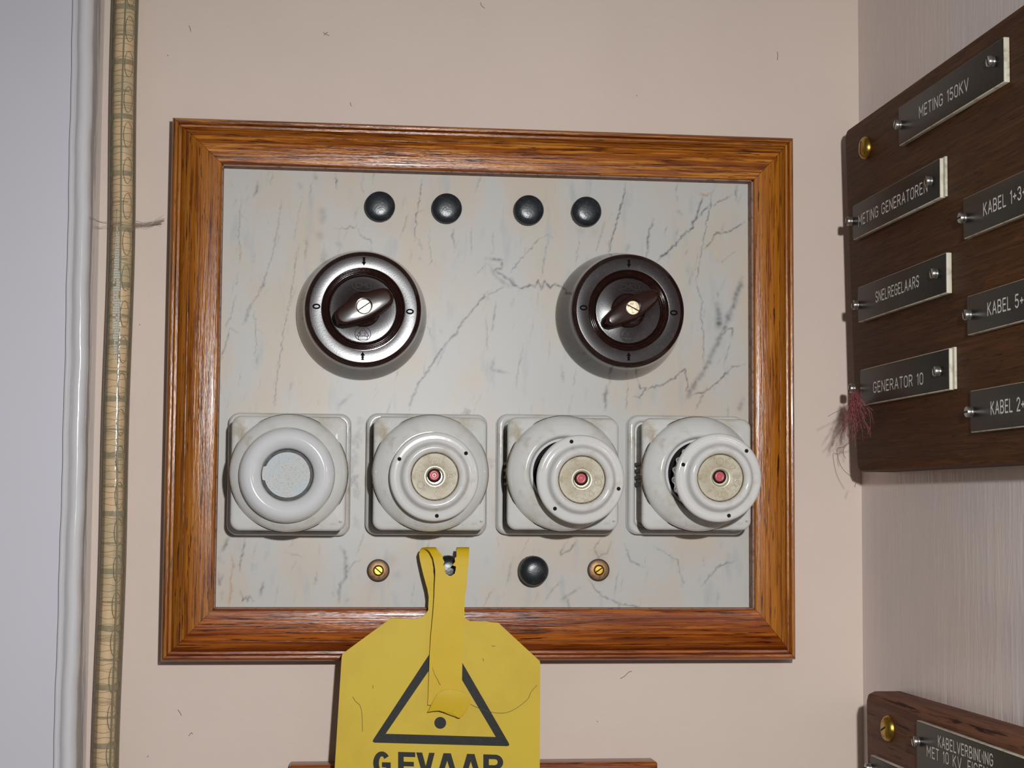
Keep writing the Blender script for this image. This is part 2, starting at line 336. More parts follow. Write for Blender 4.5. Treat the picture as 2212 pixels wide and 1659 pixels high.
# moulding profile (x, y) in metres, extruded upright
pr = [(-.0475, -.0335), (-.0474, -.0362), (-.0466, -.0365), (-.0459, -.0360), (-.0455, -.0345), (-.0448, -.0352), (-.0440, -.0372), (-.0424, -.0385), (-.0405, -.0388), (-.0388, -.0380),
      (-.0376, -.0362), (-.0371, -.0335), (-.0371, -.0240), (-.0369, -.0120), (-.0369, -.0002), (-.0475, -.0002)]
bm = bmesh.new(); zs = [-.70]+[-.12+k*.004 for k in range(125)]+[1.0]; rg = []
for i, z in enumerate(zs):
    wob = .00022*math.sin(z*95)+.00012*math.sin(z*260+1)+(.0006*math.sin((z)*14))
    rg.append([bm.verts.new((x+wob*(1 if 5 < k < 12 else .6 if k < 13 else 0), y+(wob*.4 if 5 < k < 12 else 0), z)) for k, (x, y) in enumerate(pr)])
for a, b in zip(rg, rg[1:]):
    for k in range(len(pr)): bm.faces.new((a[k], a[(k+1) % len(pr)], b[(k+1) % len(pr)], b[k]))
bm.faces.new(rg[0]); bm.faces.new(rg[-1])
o = finish('trim_1', bm, 'gloss_white', smooth=50); tag(o, 'glossy white rounded upright moulding beside the clear hose', 'moulding', kind='structure')

bm = bmesh.new()                                # small scuffs on the wall paint
for P in ([(698, 70), (704, 74), (711, 77)], [(700, 76), (704, 72), (708, 70)], [(408, 55), (411, 62), (412, 68)], [(1679, 112), (1680, 120), (1679, 130)], [(1340, 1466), (1350, 1460), (1358, 1452), (1365, 1450)], [(384, 1533), (389, 1540), (392, 1546)],
          [(408, 1590), (413, 1583), (416, 1586)], [(1038, 5), (1040, 12), (1047, 18)], [(757, 221), (757, 226), (760, 229)], [(1290, 1557), (1291, 1560)], [(318, 1636), (321, 1632)], [(362, 118), (363, 121)], [(302, 700), (302, 703)], [(1375, 205), (1376, 208)]):
    tube(bm, crom([PY(x, y, -.00005) for x, y in P], 4), .00016, 5)
sc = finish('scuff_marks', bm, 'scuff', bpy.data.objects['wall_back'], 40)
# ================================================================ FRAMED MARBLE PANEL
FW, FH = .3225, .2730
WL, WR, WB, WT = 25.7, 22.9, 26.3, 24.2         # rail widths, mm
panel = thing('marble_switch_panel', (0, 0, 0))
tag(panel, 'grey veined marble panel in a glossy brown oak frame on the pink wall', 'panel')
def rail(L, wd, w0, w1, m, M4, seed):
    """cross-section v (0 outer .. 1 inner) and height; neighbours' widths set the mitre"""
    P = [(v*wd/25, z) for v, z in ((0, .3), (0, 14.5), (.3, 16.6), (.9, 18.0), (1.8, 18.8), (2.8, 18.6), (3.3, 17.4), (3.5, 15.8), (4.6, 15.6), (4.9, 16.8), (5.6, 18.2), (7.2, 19.8), (8.9, 20.9), (9.5, 21.2), (9.58, 20.3), (9.92, 20.3), (10.0, 21.5), (10.6, 21.8), (14, 22.3),
         (18, 22.5), (22, 22.5), (23.8, 22.3), (24.6, 21.9), (25, 21.0), (25, 13.05), (20, 13.05), (20, .3))]
    bm = bmesh.new(); n = 60; R = []
    for i in range(n+1):
        t = i/n
        R.append([bm.verts.new(((v*w0/wd+.10 + t*(L-.20-v*w0/wd-v*w1/wd))*mm, v*mm, z*mm)) for v, z in P])
    for a, b in zip(R, R[1:]):
        for k in range(len(P)): bm.faces.new((a[k], a[(k+1) % len(P)], b[(k+1) % len(P)], b[k]))
    bm.faces.new(R[0]); bm.faces.new(R[-1])
    return finish('frame_rail', bm, m, panel, 38, M4)
INV = panel.matrix_world.inverted()
def fr(ox, oz, X, Y):  # local axes for a rail from world vectors
    Z = Vector((0, -1, 0)); m4 = Matrix((X, Y, Z)).transposed().to_4x4(); m4.translation = Vector((ox, 0, oz)); return INV @ m4
x_, z_ = Vector((1, 0, 0)), Vector((0, 0, 1))
W_, H_ = FW*1000, FH*1000
rail(W_, WB, WL, WR, 'oak_bottom', fr(0, 0, x_, z_), 1)
rail(W_, WT, WR, WL, 'oak_top', fr(FW, FH, -x_, -z_), 2)
rail(H_, WL, WT, WB, 'oak_left', fr(0, FH, -z_, x_), 3)
rail(H_, WR, WB, WT, 'oak_right', fr(FW, 0, z_, -x_), 4)
# dusty rebate strips lining the opening
ox0, ox1, oz0, oz1 = WL*mm, FW-WR*mm, WB*mm, FH-WT*mm
bm = bmesh.new()
for (a, b, c_, d_) in ((ox0-.0001, ox0+.0005, oz0, oz1), (ox1-.0009, ox1+.0001, oz0, oz1), (ox0, ox1, oz0-.0001, oz0+.0004), (ox0, ox1, oz1-.0006, oz1+.0001)):
    box(a, b, c_, d_, .0128, .0205, bm)
finish('rebate_lining', bm, 'lip', panel, 0)['label'] = 'dusty inner edge of the frame opening'

# ---- the slab, its pattern computed per vertex
sx0, sx1, sz0, sz1 = .0215, .3025, .0225, .2520
nx, ny = 500, 410
gx = np.linspace(sx0, sx1, nx); gz = np.linspace(sz0, sz1, ny)
GX, GZ = np.meshgrid(gx, gz)
vein = np.zeros_like(GX); tan = np.zeros_like(GX); dirt = np.zeros_like(GX)
dx = gx[1]-gx[0]; dz = gz[1]-gz[0]
rng = random.Random(11)
def stamp(A, x0, z0, x1, z1, w, I0, I1):
    r = w*2.4
    i0 = max(int((min(x0, x1)-r-sx0)/dx), 0); i1 = min(int((max(x0, x1)+r-sx0)/dx)+2, nx)
    j0 = max(int((min(z0, z1)-r-sz0)/dz), 0); j1 = min(int((max(z0, z1)+r-sz0)/dz)+2, ny)
    if i0 >= i1 or j0 >= j1: return
    X = GX[j0:j1, i0:i1]; Z = GZ[j0:j1, i0:i1]
    vx, vz = x1-x0, z1-z0; l2 = vx*vx+vz*vz+1e-14
    t = np.clip(((X-x0)*vx+(Z-z0)*vz)/l2, 0, 1)
    d2 = (X-x0-t*vx)**2+(Z-z0-t*vz)**2
    v = (I0+(I1-I0)*t)*np.exp(-(d2/(w*w)))
    A[j0:j1, i0:i1] = np.maximum(A[j0:j1, i0:i1], v)
def vein_line(P, w, I, A=None, jit=1.0):
    """P in metres on the slab; w in mm"""
    A = vein if A is None else A
    Q = [P[0]]
    for a, b in zip(P, P[1:]):
        n = max(int(math.hypot(b[0]-a[0], b[1]-a[1])/.0011), 1)
        for k in range(1, n+1):
            t = k/n; Q.append((a[0]+(b[0]-a[0])*t+rng.gauss(0, .00026)*jit, a[1]+(b[1]-a[1])*t+rng.gauss(0, .00026)*jit))
    I0 = I; ww = w*mm*.5
    for i in range(len(Q)-1):
        e = min(1, (i+1)/3, (len(Q)-1-i)/3)
        I1 = I*(.45+.75*rng.random())*e
        stamp(A, *Q[i], *Q[i+1], ww*(.65+.7*rng.random()), I0*e, I1); I0 = I1
def cvt(P, ox, oy, s):
    o = []
    for x, y in P:
        p = PY(ox+x/s, oy+y/s, -.013); o.append((p.x, p.z))
    return o
A1 = (480, 370, 3.191); A2 = (1050, 370, 3.19); A3 = (460, 1150, 5.027); A4 = (780, 1160, 3.95)
V = [
 (A1, [(1375, 60), (1370, 120), (1355, 200), (1345, 280), (1330, 380), (1325, 480)], 5, .6), (A1, [(1345, 290), (1390, 265)], 4, .4), (A1, [(780, 20), (785, 80), (790, 125)], 8, .7),
 (A1, [(640, 0), (640, 60)], 14, .4), (A1, [(620, 80), (600, 170)], 5, .3), (A1, [(690, 275), (692, 300), (690, 345)], 26, .55), (A1, [(673, 438), (677, 446)], 26, .5),
 (A1, [(700, 580), (698, 640)], 28, .5), (A1, [(800, 498), (810, 506)], 26, .5), (A1, [(700, 500), (697, 580)], 5, .3), (A1, [(775, 395), (860, 397), (880, 375), (910, 388), (930, 365)], 5, .4),
 (A1, [(940, 400), (950, 440), (985, 460), (1015, 465), (1025, 510)], 6, .45), (A1, [(135, 180), (125, 260), (120, 330), (115, 450), (125, 560), (120, 640)], 5, .3), (A1, [(110, 700), (90, 790)], 6, .35),
 (A1, [(245, 70), (240, 120), (220, 165)], 10, .45), (A1, [(410, 200), (385, 380), (340, 600), (280, 780), (230, 880), (170, 960), (150, 1060)], 6, .28), (A1, [(300, 740), (265, 820)], 9, .45),
 (A1, [(215, 880), (150, 1050)], 12, .32), (A1, [(240, 1090), (290, 1120)], 8, .25), (A1, [(55, 1080), (40, 1140), (5, 1240), (-10, 1300)], 6, .5), (A1, [(55, 1080), (75, 1100), (110, 1110)], 9, .45),
 (A1, [(510, 560), (500, 660), (490, 740), (470, 880), (430, 1060), (410, 1200), (390, 1330), (370, 1500), (365, 1620)], 5, .42), (A1, [(590, 450), (570, 610)], 8, .4), (A1, [(530, 500), (515, 600)], 6, .3),
 (A1, [(1355, 470), (1375, 535)], 9, .5), (A1, [(1595, 400), (1590, 460), (1600, 530)], 8, .5), (A1, [(1425, 380), (1430, 500), (1440, 600), (1440, 635), (1410, 660)], 4, .32), (A1, [(1720, 390), (1715, 450), (1720, 560)], 6, .35),
 (A1, [(1830, 830), (1740, 940), (1650, 1050), (1620, 1110), (1560, 1170), (1500, 1240), (1440, 1340), (1400, 1400), (1360, 1450), (1310, 1560), (1290, 1640)], 9, .5), (A1, [(1830, 630), (1740, 720)], 5, .3),
 (A1, [(1400, 980), (1420, 1080), (1450, 1160), (1480, 1130)], 4, .28), (A1, [(220, 960), (235, 1180), (220, 1280)], 5, .3), (A1, [(1505, 1095), (1512, 1120)], 12, .4), (A1, [(960, 90), (970, 150)], 5, .45),
 (A1, [(530, 90), (540, 110)], 18, .35), (A1, [(500, 440), (500, 465)], 7, .45), (A1, [(1363, 600), (1366, 612)], 10, .45), (A1, [(700, 1350), (690, 1375)], 10, .35), (A1, [(1400, 1300), (1380, 1450)], 4, .3),
 (A1, [(560, 140), (520, 330), (500, 480)], 4, .22), (A1, [(350, 0), (330, 100)], 5, .25), (A1, [(890, 1540), (820, 1600), (800, 1650)], 14, .3), (A1, [(95, 850), (60, 1000), (20, 1090)], 6, .25),
 (A2, [(960, 80), (955, 150), (930, 230), (910, 320), (885, 400), (860, 480), (845, 570)], 6, .6), (A2, [(1500, 160), (1470, 250), (1440, 340), (1410, 400), (1350, 450), (1300, 510), (1230, 570), (1180, 620)], 9, .6),
 (A2, [(1545, 225), (1470, 310)], 8, .55), (A2, [(1565, 130), (1540, 260), (1500, 450), (1470, 640), (1445, 760)], 5, .45), (A2, [(1445, 760), (1490, 900), (1480, 980), (1500, 1150), (1495, 1330)], 5, .38),
 (A2, [(1730, 100), (1720, 200)], 10, .5), (A2, [(1700, 160), (1550, 240)], 6, .35), (A2, [(1780, 350), (1720, 390), (1690, 410), (1620, 430), (1590, 420), (1560, 470), (1500, 540)], 7, .5),
 (A2, [(1155, 330), (1130, 400), (1110, 470), (1115, 560)], 10, .5), (A2, [(1318, 175), (1320, 200)], 12, .4), (A2, [(1325, 275), (1345, 295)], 12, .5), (A2, [(980, 510), (970, 545)], 14, .45), (A2, [(420, 435), (360, 470), (290, 550), (220, 630), (165, 700)], 5, .4),
 (A2, [(420, 440), (460, 455)], 5, .6), (A2, [(0, 600), (60, 610), (110, 610), (110, 670), (50, 680), (100, 710), (160, 750), (190, 780), (180, 730)], 10, .45),
 (A2, [(160, 750), (230, 810), (300, 790), (340, 800), (360, 750), (380, 810), (400, 760), (440, 800), (470, 780), (530, 800), (555, 760)], 9, .6), (A2, [(150, 780), (60, 830), (0, 860)], 6, .4), (A2, [(20, 640), (60, 720), (110, 760), (170, 800)], 18, .25),
 (A2, [(430, 450), (400, 620), (380, 740)], 5, .3), (A2, [(1765, 730), (1730, 840), (1700, 930), (1660, 1030), (1610, 1150), (1560, 1250), (1500, 1370), (1430, 1480), (1380, 1580)], 20, .38), (A2, [(1590, 920), (1603, 970), (1610, 1020), (1600, 1080)], 26, .6),
 (A2, [(1610, 1150), (1660, 1090), (1700, 1080), (1690, 1150)], 7, .45), (A2, [(1040, 1430), (1060, 1500), (1100, 1490), (1060, 1560), (1010, 1550)], 7, .55), (A2, [(1080, 1520), (1150, 1490), (1220, 1470), (1300, 1420), (1370, 1360), (1390, 1450), (1380, 1530)], 7, .5),
 (A2, [(1780, 1330), (1700, 1350), (1650, 1400), (1590, 1460), (1560, 1480), (1500, 1530), (1400, 1540)], 7, .5), (A2, [(830, 1480), (820, 1570), (825, 1650)], 14, .5), (A2, [(980, 1450), (960, 1640)], 5, .38), (A2, [(70, 900), (50, 1050), (40, 1100)], 7, .35),
 (A2, [(190, 880), (180, 930)], 12, .4), (A2, [(260, 1190), (220, 1380), (210, 1500)], 6, .28), (A2, [(60, 1280), (40, 1370), (150, 1390)], 12, .3), (A2, [(620, 560), (635, 590)], 10, .35), (A2, [(640, 450), (620, 650)], 4, .28),
 (A2, [(800, 390), (760, 560)], 5, .35), (A2, [(1770, 1570), (1740, 1650)], 18, .4), (A2, [(520, 1350), (540, 1450)], 12, .3), (A2, [(620, 1370), (600, 1480)], 8, .3), (A2, [(1740, 540), (1600, 640)], 4, .25), (A2, [(1750, 740), (1690, 950), (1650, 980)], 10, .35),
 (A2, [(1380, 680), (1390, 690)], 9, .4), (A2, [(45, 420), (50, 540)], 7, .35), (A2, [(0, 1000), (10, 1230)], 7, .25), (A2, [(1520, 1480), (1440, 1650)], 8, .3), (A2, [(560, 60), (555, 100)], 5, .3), (A2, [(800, 1380), (860, 1440), (840, 1500)], 6, .3),
 (A3, [(180, 40), (130, 150), (90, 220)], 26, .5), (A3, [(345, 60), (330, 200), (290, 330), (290, 430)], 12, .42), (A3, [(870, 80), (850, 150)], 24, .38), (A3, [(1150, 130), (1155, 240)], 10, .36), (A3, [(545, 545), (510, 680)], 18, .55),
 (A3, [(1130, 440), (1100, 550)], 16, .45), (A3, [(1380, 150), (1430, 220), (1440, 400), (1450, 480), (1400, 550), (1370, 620), (1370, 750)], 22, .4), (A3, [(1600, 300), (1500, 360), (1440, 470)], 12, .36), (A3, [(1450, 740), (1470, 720)], 26, .4),
 (A3, [(300, 640), (320, 740), (350, 690), (380, 740), (400, 690), (440, 740)], 12, .45), (A3, [(780, 210), (860, 230), (1000, 270)], 9, .25), (A3, [(60, 450), (70, 560), (110, 460)], 16, .38), (A3, [(60, 280), (110, 330)], 24, .3), (A3, [(430, 350), (430, 410)], 24, .3), (A3, [(1300, 650), (1320, 700)], 16, .35),
 (A3, [(100, 650), (90, 720)], 16, .35), (A4, [(1160, 0), (1180, 90)], 8, .3), (A4, [(1740, 60), (1700, 150), (1770, 120), (1850, 30)], 10, .42), (A4, [(2050, 0), (1990, 100), (2020, 170), (2100, 130), (2140, 30)], 8, .35), (A4, [(1940, 360), (2000, 450), (2080, 520), (2212, 570), (2400, 600)], 8, .42),
 (A4, [(1750, 500), (1780, 600)], 14, .42), (A4, [(1130, 440), (1060, 560), (1030, 600)], 7, .35), (A4, [(1870, 430), (1700, 540)], 14, .25), (A4, [(1560, 560), (1640, 430), (1700, 380)], 10, .22), (A4, [(2250, 60), (2300, 200), (2400, 260)], 10, .35), (A4, [(2900, 420), (3050, 250), (3200, 200)], 10, .35),
 (A4, [(2500, 80), (2700, 200), (2760, 420)], 7, .3), (A4, [(900, 0), (870, 60)], 8, .3)]
for (A, P, w_, I_) in V: vein_line(cvt(P, *A), w_/A[2]*.235*1.5, min(1, I_*1.75))
for k in range(330):                              # fine grey flecks, all leaning the same way
    x = rng.uniform(sx0, sx1); z = rng.uniform(sz0, sz1); L_ = rng.choice([.002, .003, .004, .007, .013]); a = PI/2-.22+rng.gauss(0, .14)
    vein_line([(x, z), (x+L_*math.cos(a), z+L_*math.sin(a))], rng.uniform(.4, 1.2), rng.uniform(.12, .50), jit=.6)
vein_line(cvt([(190, 230), (230, 370), (210, 400), (195, 560), (190, 700), (175, 820)], *A3), .9, .8, tan)
vein_line(cvt([(1440, 140), (1520, 165), (1560, 140)], *A2), 1.1, .7, tan); vein_line(cvt([(1400, 220), (1490, 225)], *A2), .5, .4, tan)
vein_line(cvt([(100, 270), (180, 350)], *A1), .5, .5, tan); vein_line(cvt([(20, 880), (0, 870)], *A2), 1.4, .7, tan); vein_line(cvt([(50, 70), (90, 120)], *A1), .6, .45, tan)
for (px, py, r_, I_) in [(772, 935, 11, .35), (768, 950, 9, .5), (765, 990, 12, .35), (760, 1040, 10, .6), (770, 1065, 8, .35), (776, 910, 8, .3), (1062, 1000, 8, .35), (760, 1010, 8, .4), (770, 1130, 8, .25),
                         (817, 1232, 27, .25), (1292, 1232, 26, .2), (968, 1232, 34, .2), (1267, 478, 22, .18), (1010, 893, 5, .7), (1000, 896, 6, .5)]:
    for k in range(14):
        p = PY(px+rng.gauss(0, r_*.5), py+rng.gauss(0, r_*.6), -.013); stamp(dirt, p.x, p.z, p.x+.0003, p.z+rng.gauss(0, .001), r_*.235*mm*rng.uniform(.15, .55), I_*rng.uniform(.3, 1), I_*.7)
vs = np.stack([GX, GZ, np.full_like(GX, .0130)], -1).reshape(-1, 3)
back = np.array([[sx0, sz0, .0005], [sx1, sz0, .0005], [sx1, sz1, .0005], [sx0, sz1, .0005]])
idx = np.arange(nx*ny).reshape(ny, nx)
faces = np.stack([idx[:-1, :-1], idx[:-1, 1:], idx[1:, 1:], idx[1:, :-1]], -1).reshape(-1, 4).tolist()
B0 = nx*ny; c0, c1, c2, c3 = int(idx[0, 0]), int(idx[0, -1]), int(idx[-1, -1]), int(idx[-1, 0])
faces += [[B0+3, B0+2, B0+1, B0]]
faces += [idx[0, ::-1].tolist()+[B0, B0+1], idx[::-1, -1].tolist()+[B0+1, B0+2], idx[-1, :].tolist()+[B0+2, B0+3], idx[:, 0].tolist()+[B0+3, B0]]
me = bpy.data.meshes.new('marble_slab'); me.from_pydata(np.concatenate([vs, back]).tolist(), [], faces)
for n, A in (('vein', vein), ('tan', tan), ('dirt', dirt)):
    at_ = me.attributes.new(n, 'FLOAT', 'POINT'); at_.data.foreach_set('value', np.concatenate([A.ravel(), np.zeros(4)]).astype(np.float32))
me.materials.append(M['marble']); o = bpy.data.objects.new('marble_slab', me); C.objects.link(o); o.parent = panel

# ================================================================ ROTARY SWITCHES
ZM = -.013
def switch(loc, label, handle_ang, screw_ang, hb):
    t = thing('rotary_switch', loc); tag(t, label, 'switch', 'brown rotary switches on the marble')
    prof = smoothprof([(33.2, 0), (33.0, 3), (32.0, 9), (30.6, 16), (29.4, 22), (29.0, 25.6), (28.5, 27.6), (27.4, 28.6)], 4)
    finish('body', lathe([(32.6, 0)]+prof+[(26.2, 28.9), (20.4, 29.1), (20.0, 28.6)], 128), 'bakelite', t, 50)
    finish('face_ring', lathe([(27.1, 28.3), (26.7, 28.95), (26.45, 29.1), (26.2, 29.12), (20.9, 29.16), (20.6, 29.12), (20.3, 28.8)], 128), 'bakelite_face', t, 25)
    finish('groove', lathe([(20.25, 28.7), (19.75, 27.9), (19.3, 27.35), (18.75, 27.5), (18.45, 28.3), (17.9, 28.65), (17.35, 28.2), (17.05, 27.1), (16.5, 26.3)], 128), 'bakelite', t, 60)
    finish('dial', lathe([(17.0, 26), (16.6, 27.1), (16.3, 27.3), (15.9, 27.34), (8.9, 27.4), (8.6, 27.5), (8.4, 28.4), (7.6, 29.2), (7.0, 29.4), (0, 29.4)], 96), 'bakelite_face', t, 25)
    finish('hub', lathe([(8.7, 27.3), (8.5, 28.6), (7.7, 29.5), (6.5, 29.8), (0, 29.8)], 64), 'bakelite', t, 50)
    # handle: lozenge with rounded ends, counterbored
    def sup(a, b, e, n=56):                    # half length, half width at the middle, end radius
        o = []
        for k in range(n):
            th = 2*PI*k/n; best = 0
            for m_ in range(41):
                u = -1+m_/20; cx = u*(a-e); r = b+(e-b)*abs(u)**1.3
                dd = (cx*math.sin(th))**2
                if dd <= r*r:
                    best = max(best, cx*math.cos(th)+math.sqrt(r*r-dd))
            o.append((best*math.cos(th), best*math.sin(th)))
        return o
    lv = [(1.0, 1.0, 28.6), (1.0, 1.0, 31), (.99, .97, 35), (.975, .94, 38.5), (.96, .91, 40.6), (.93, .86, 41.5), (.89, .80, 41.8), (.84, .74, 41.9)]
    loops = [at(sup(15.9*a, max(hb[0]*b, 4.35), hb[1]*b), z) for a, b, z in lv]
    hole = [at([(4.1*math.cos(2*PI*k/56), 4.1*math.sin(2*PI*k/56)) for k in range(56)], z) for z in (42.0, 41.6, 38.2)]
    h = finish('handle', loft(loops+hole, True, True), 'bakelite_handle', t, 45, Matrix.Rotation(handle_ang, 4, 'Z'))
    s_ = finish('screw', lathe([(3.6, 38.2), (3.6, 40.0), (3.3, 40.3), (0, 40.35)], 40), 'screw_metal', h)
    bm = bmesh.new(); a0 = screw_ang-handle_ang; d = (math.cos(a0), math.sin(a0)); n = (-d[1], d[0])
    q = [(d[0]*a*3.3+n[0]*b*.28, d[1]*a*3.3+n[1]*b*.28) for a, b in ((-1, -1), (1, -1), (1, 1), (-1, 1))]
    loft([at(q, 40.2), at(q, 40.42)], bm=bm); finish('slot', bm, 'slot', h, 0)
    # marks: two noughts, two arrows, oval maker's mark, triangle emblem, faint ring lettering
    for sx in (-1, 1):
        bm = bmesh.new(); fn = lambda u, v, sx=sx: ((sx*23.0+u)*mm, (.8*(-sx)+v)*mm, 29.26*mm)
        ribbon(bm, [(1.6*math.cos(k*PI/14)*1.0, 1.0*math.sin(k*PI/14)) for k in range(29)], .75, fn)
        stagger(bm, (0, 0, 1)); finish('zero_mark', bm, 'engrave', t, 0)
    for (yy, sg) in ((23.6, -1), (-23.2, 1)):
        bm = bmesh.new(); fn = lambda u, v: (u*mm, (yy+sg*v)*mm, 29.26*mm)
        ribbon(bm, [(0, -2.0), (0, .6)], .9, fn, False); ribbon(bm, [(-.75, -1.8), (.75, -1.8)], .6, fn, False); ribbon(bm, [(-.75, -.7), (.75, -.7)], .5, fn, False)
        bm.faces.new([bm.verts.new(fn(u, v)) for u, v in ((-1.15, .1), (1.15, .1), (0, 2.1))])
        stagger(bm, (0, 0, 1)); finish('arrow_mark', bm, 'engrave', t, 0)
    bm = bmesh.new(); F = lambda u, v: (u*mm, v*mm, 27.52*mm)
    ribbon(bm, [(5.7*math.cos(k*PI/20), 12.0+2.9*math.sin(k*PI/20)) for k in range(41)], .42, F)
    text(bm, 'CMO', -3.7, 10.8, 2.5, width=7.4/1, sw=.2, gap=.22, fn=F)
    stagger(bm, (0, 0, 1)); finish('maker_mark', bm, 'emboss', t, 0)
    bm = bmesh.new()
    ribbon(bm, [(3.9*math.cos(k*PI/20), -12.2+3.5*math.sin(k*PI/20)) for k in range(41)], .32, F)
    ribbon(bm, [(-3.1, -13.2), (3.1, -13.2), (0, -9.1), (-3.1, -13.2)], .32, F)
    ribbon(bm, [(-2.2, -13.2), (-2.2, -14.9), (2.2, -14.9), (2.2, -13.2)], .32, F); ribbon(bm, [(-2.6, -14.9), (2.6, -14.9)], .3, F)
    text(bm, 'B', -1.6, -12.7, 1.1, sw=.2, fn=F); text(bm, 'E', .9, -12.7, 1.1, sw=.2, fn=F); text(bm, 'V', -.3, -10.9, .8, sw=.2, fn=F)
    stagger(bm, (0, 0, 1)); finish('emblem', bm, 'emboss', t, 0)
    return t
switch(PY(781, 681.5, ZM), 'dark brown rotary switch nearer the left rail, broad handle, glare on its face', math.radians(26), math.radians(35), (7.0, 5.0))
switch(PY(1336, 684, ZM), 'dark brown rotary switch nearer the right rail, narrow handle, face without glare', math.radians(31), math.radians(-27), (6.1, 3.6))

# ================================================================ PORCELAIN FUSE HOLDERS
def fuse(loc, label, kind, cap_px=None, cap_h=0, cap_tilt=(0, 0), holes=(), texts=(), spin=0):
    t = thing('fuse_holder', loc); tag(t, label, 'fuse holder', 'porcelain fuse holders in a row')
    # foot: rounded square with raised rim
    H = 30.7
    lp = [at(rsq(H-.3, 5.2), .05), at(rsq(H, 5.4), 1.2), at(rsq(H-.1, 5.4), 5.0), at(rsq(H-.7, 5.0), 6.6), at(rsq(H-1.7, 4.6), 7.2), at(rsq(H-3.0, 4.0), 6.9), at(rsq(H-3.6, 3.6), 6.0), at(rsq(H-4.0, 3.4), 5.2)]
    finish('foot', loft(lp), 'porcelain', t, 55)
    # dirty waist, shade painted into its brown, between foot and top block, ribbed at the middle of each side
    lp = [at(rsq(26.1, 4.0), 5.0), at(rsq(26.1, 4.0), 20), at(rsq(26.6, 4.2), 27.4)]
    wst = finish('waist', loft(lp), 'grime_shade', t, 45); wst['label'] = 'grimy, shade-painted brown waist of the porcelain block'
    for q in range(4):
        bm = bmesh.new(); ca, sa = math.cos(q*PI/2), math.sin(q*PI/2)
        for k in range(4):
            s0 = -5.1+k*3.4
            for (z0, z1, e) in ((5.4, 28.5, 1.0),):
                pts = [(26.4, s0-1.0), (27.2, s0-.7), (27.5, s0), (27.2, s0+.7), (26.4, s0+1.0)]
                A = [bm.verts.new(((x*ca-y*sa)*mm, (x*sa+y*ca)*mm, z0*mm)) for x, y in pts]; B = [bm.verts.new(((x*ca-y*sa)*mm, (x*sa+y*ca)*mm, z1*mm)) for x, y in pts]
                for a in range(4): bm.faces.new((A[a], A[a+1], B[a+1], B[a]))
                bm.faces.new(B)
        rb = finish('grip_ribs', bm, 'grime_shade_dark', t, 40); rb['label'] = 'dark dirty ribs on the block side'
    # top block: rounded square whose face swells to the round collar
    h = 27.9; lp = [at(rsq(h-1.4, 4.2, 14), 26.2), at(rsq(h-.2, 4.6, 14), 26.9), at(rsq(h, 4.8, 14), 28.2), at(rsq(h-.2, 4.7, 14), 29.4), at(rsq(h-.9, 4.4, 14), 30.3), at(rsq(h-2.2, 4.0, 14), 30.6)]
    sq = rsq(h-2.2, 4.0, 14)
    for tt in (.12, .24, .36, .5, .65, .8, 1.0):
        L_ = []
        for (x, y) in sq:
            a = math.atan2(y, x); R0 = math.hypot(x, y); cf = max(0, min(1, (R0-26)/8)); R1 = 25.6
            r = R0+(R1-R0)*tt
            z = 30.6+1.5*math.sin(tt*PI/2)
            L_.append((r*math.cos(a), r*math.sin(a), z))
        lp.append(L_)
    finish('top_block', loft(lp, True, True), 'porcelain', t, 60)
    bm = lathe([(28.9, 30.85), (28.6, 31.25), (28.1, 31.3), (27.8, 30.9)], 96)  # brown ring paints the junction shade where collar meets block
    finish('shade_seam', bm, 'grime_shade_dark', t)['label'] = 'brown line painted for the shade around the collar'
    ch = 45.5
    pr_ = smoothprof([(27.0, 30.2), (28.2, 31.6), (28.5, 33.2), (27.8, 35.0), (26.2, 36.8), (24.0, 38.4), (21.8, 39.5), (20.0, 40.0), (18.7, 39.7), (18.0, 38.8), (17.7, 37.5)], 4)
    finish('collar', lathe(pr_+[(17.6, 36), (17.6, 31.6), (0, 31.6)], 112), 'porcelain', t, 60)
    if kind == 'plug':
        top = 53.0
        pr_ = smoothprof([(21.3, 43.2), (22.6, 45.6), (22.9, 48.0), (22.2, 50.3), (20.4, 52.2), (18.2, 53.0), (16.0, 52.7), (14.0, 51.4), (12.9, 49.6), (12.4, 47.5)], 4)
        cap = finish('plug_ring', lathe([(14, 42.6), (20.5, 42.9)]+pr_+[(12.4, 45.2), (0, 45.2)], 112), 'porcelain_clean', t, 60, Matrix.Translation((cap_px[0]*mm, cap_px[1]*mm, -5.6*mm)))
        cap['label'] = 'smooth glossy white ring of the empty holder'
        bm = bmesh.new(); n = 96
        rr = [12.0 if abs(((2*PI*k/n)-PI)) < .28 else 10.9 for k in range(n)]
        loft([[(rr[k]*math.cos(2*PI*k/n), rr[k]*math.sin(2*PI*k/n), z) for k in range(n)] for z in (45.3, 47.6)], bm=bm)
        d = finish('metal_disc', bm, 'steel_disc', cap, 40, Matrix.Rotation(-.06, 4, 'Z')); d['label'] = 'flat speckled grey metal disc with a small tab'
        finish('shade_seam', lathe([(22.0, 45.0), (22.3, 45.5), (21.9, 45.9)], 80), 'grime_shade_dark', cap)  # dark outline under the plug ring, shade put in as colour
        finish('gap_ring', lathe([(12.35, 45.25), (12.2, 46.6), (10.5, 46.6), (10.5, 45.25)], 64), 'knurl', cap)
        return t
    sl = finish('inner_sleeve', lathe([(17.5, 34), (17.5, 36.6), (17.2, 37.0), (16.2, 37.0), (16.0, 36.6), (16.0, 33.0), (0, 33)], 96), 'porcelain_clean', t, 50)
    finish('socket_bottom', lathe([(15.9, 33.05), (15.7, 33.5), (0, 33.5)], 64), 'hole', t)
    # screw cap (its own small tilt)
    M4 = Matrix.Translation((cap_px[0]*mm, cap_px[1]*mm, cap_h*mm)) @ Euler((cap_tilt[0], cap_tilt[1], 0)).to_matrix().to_4x4()
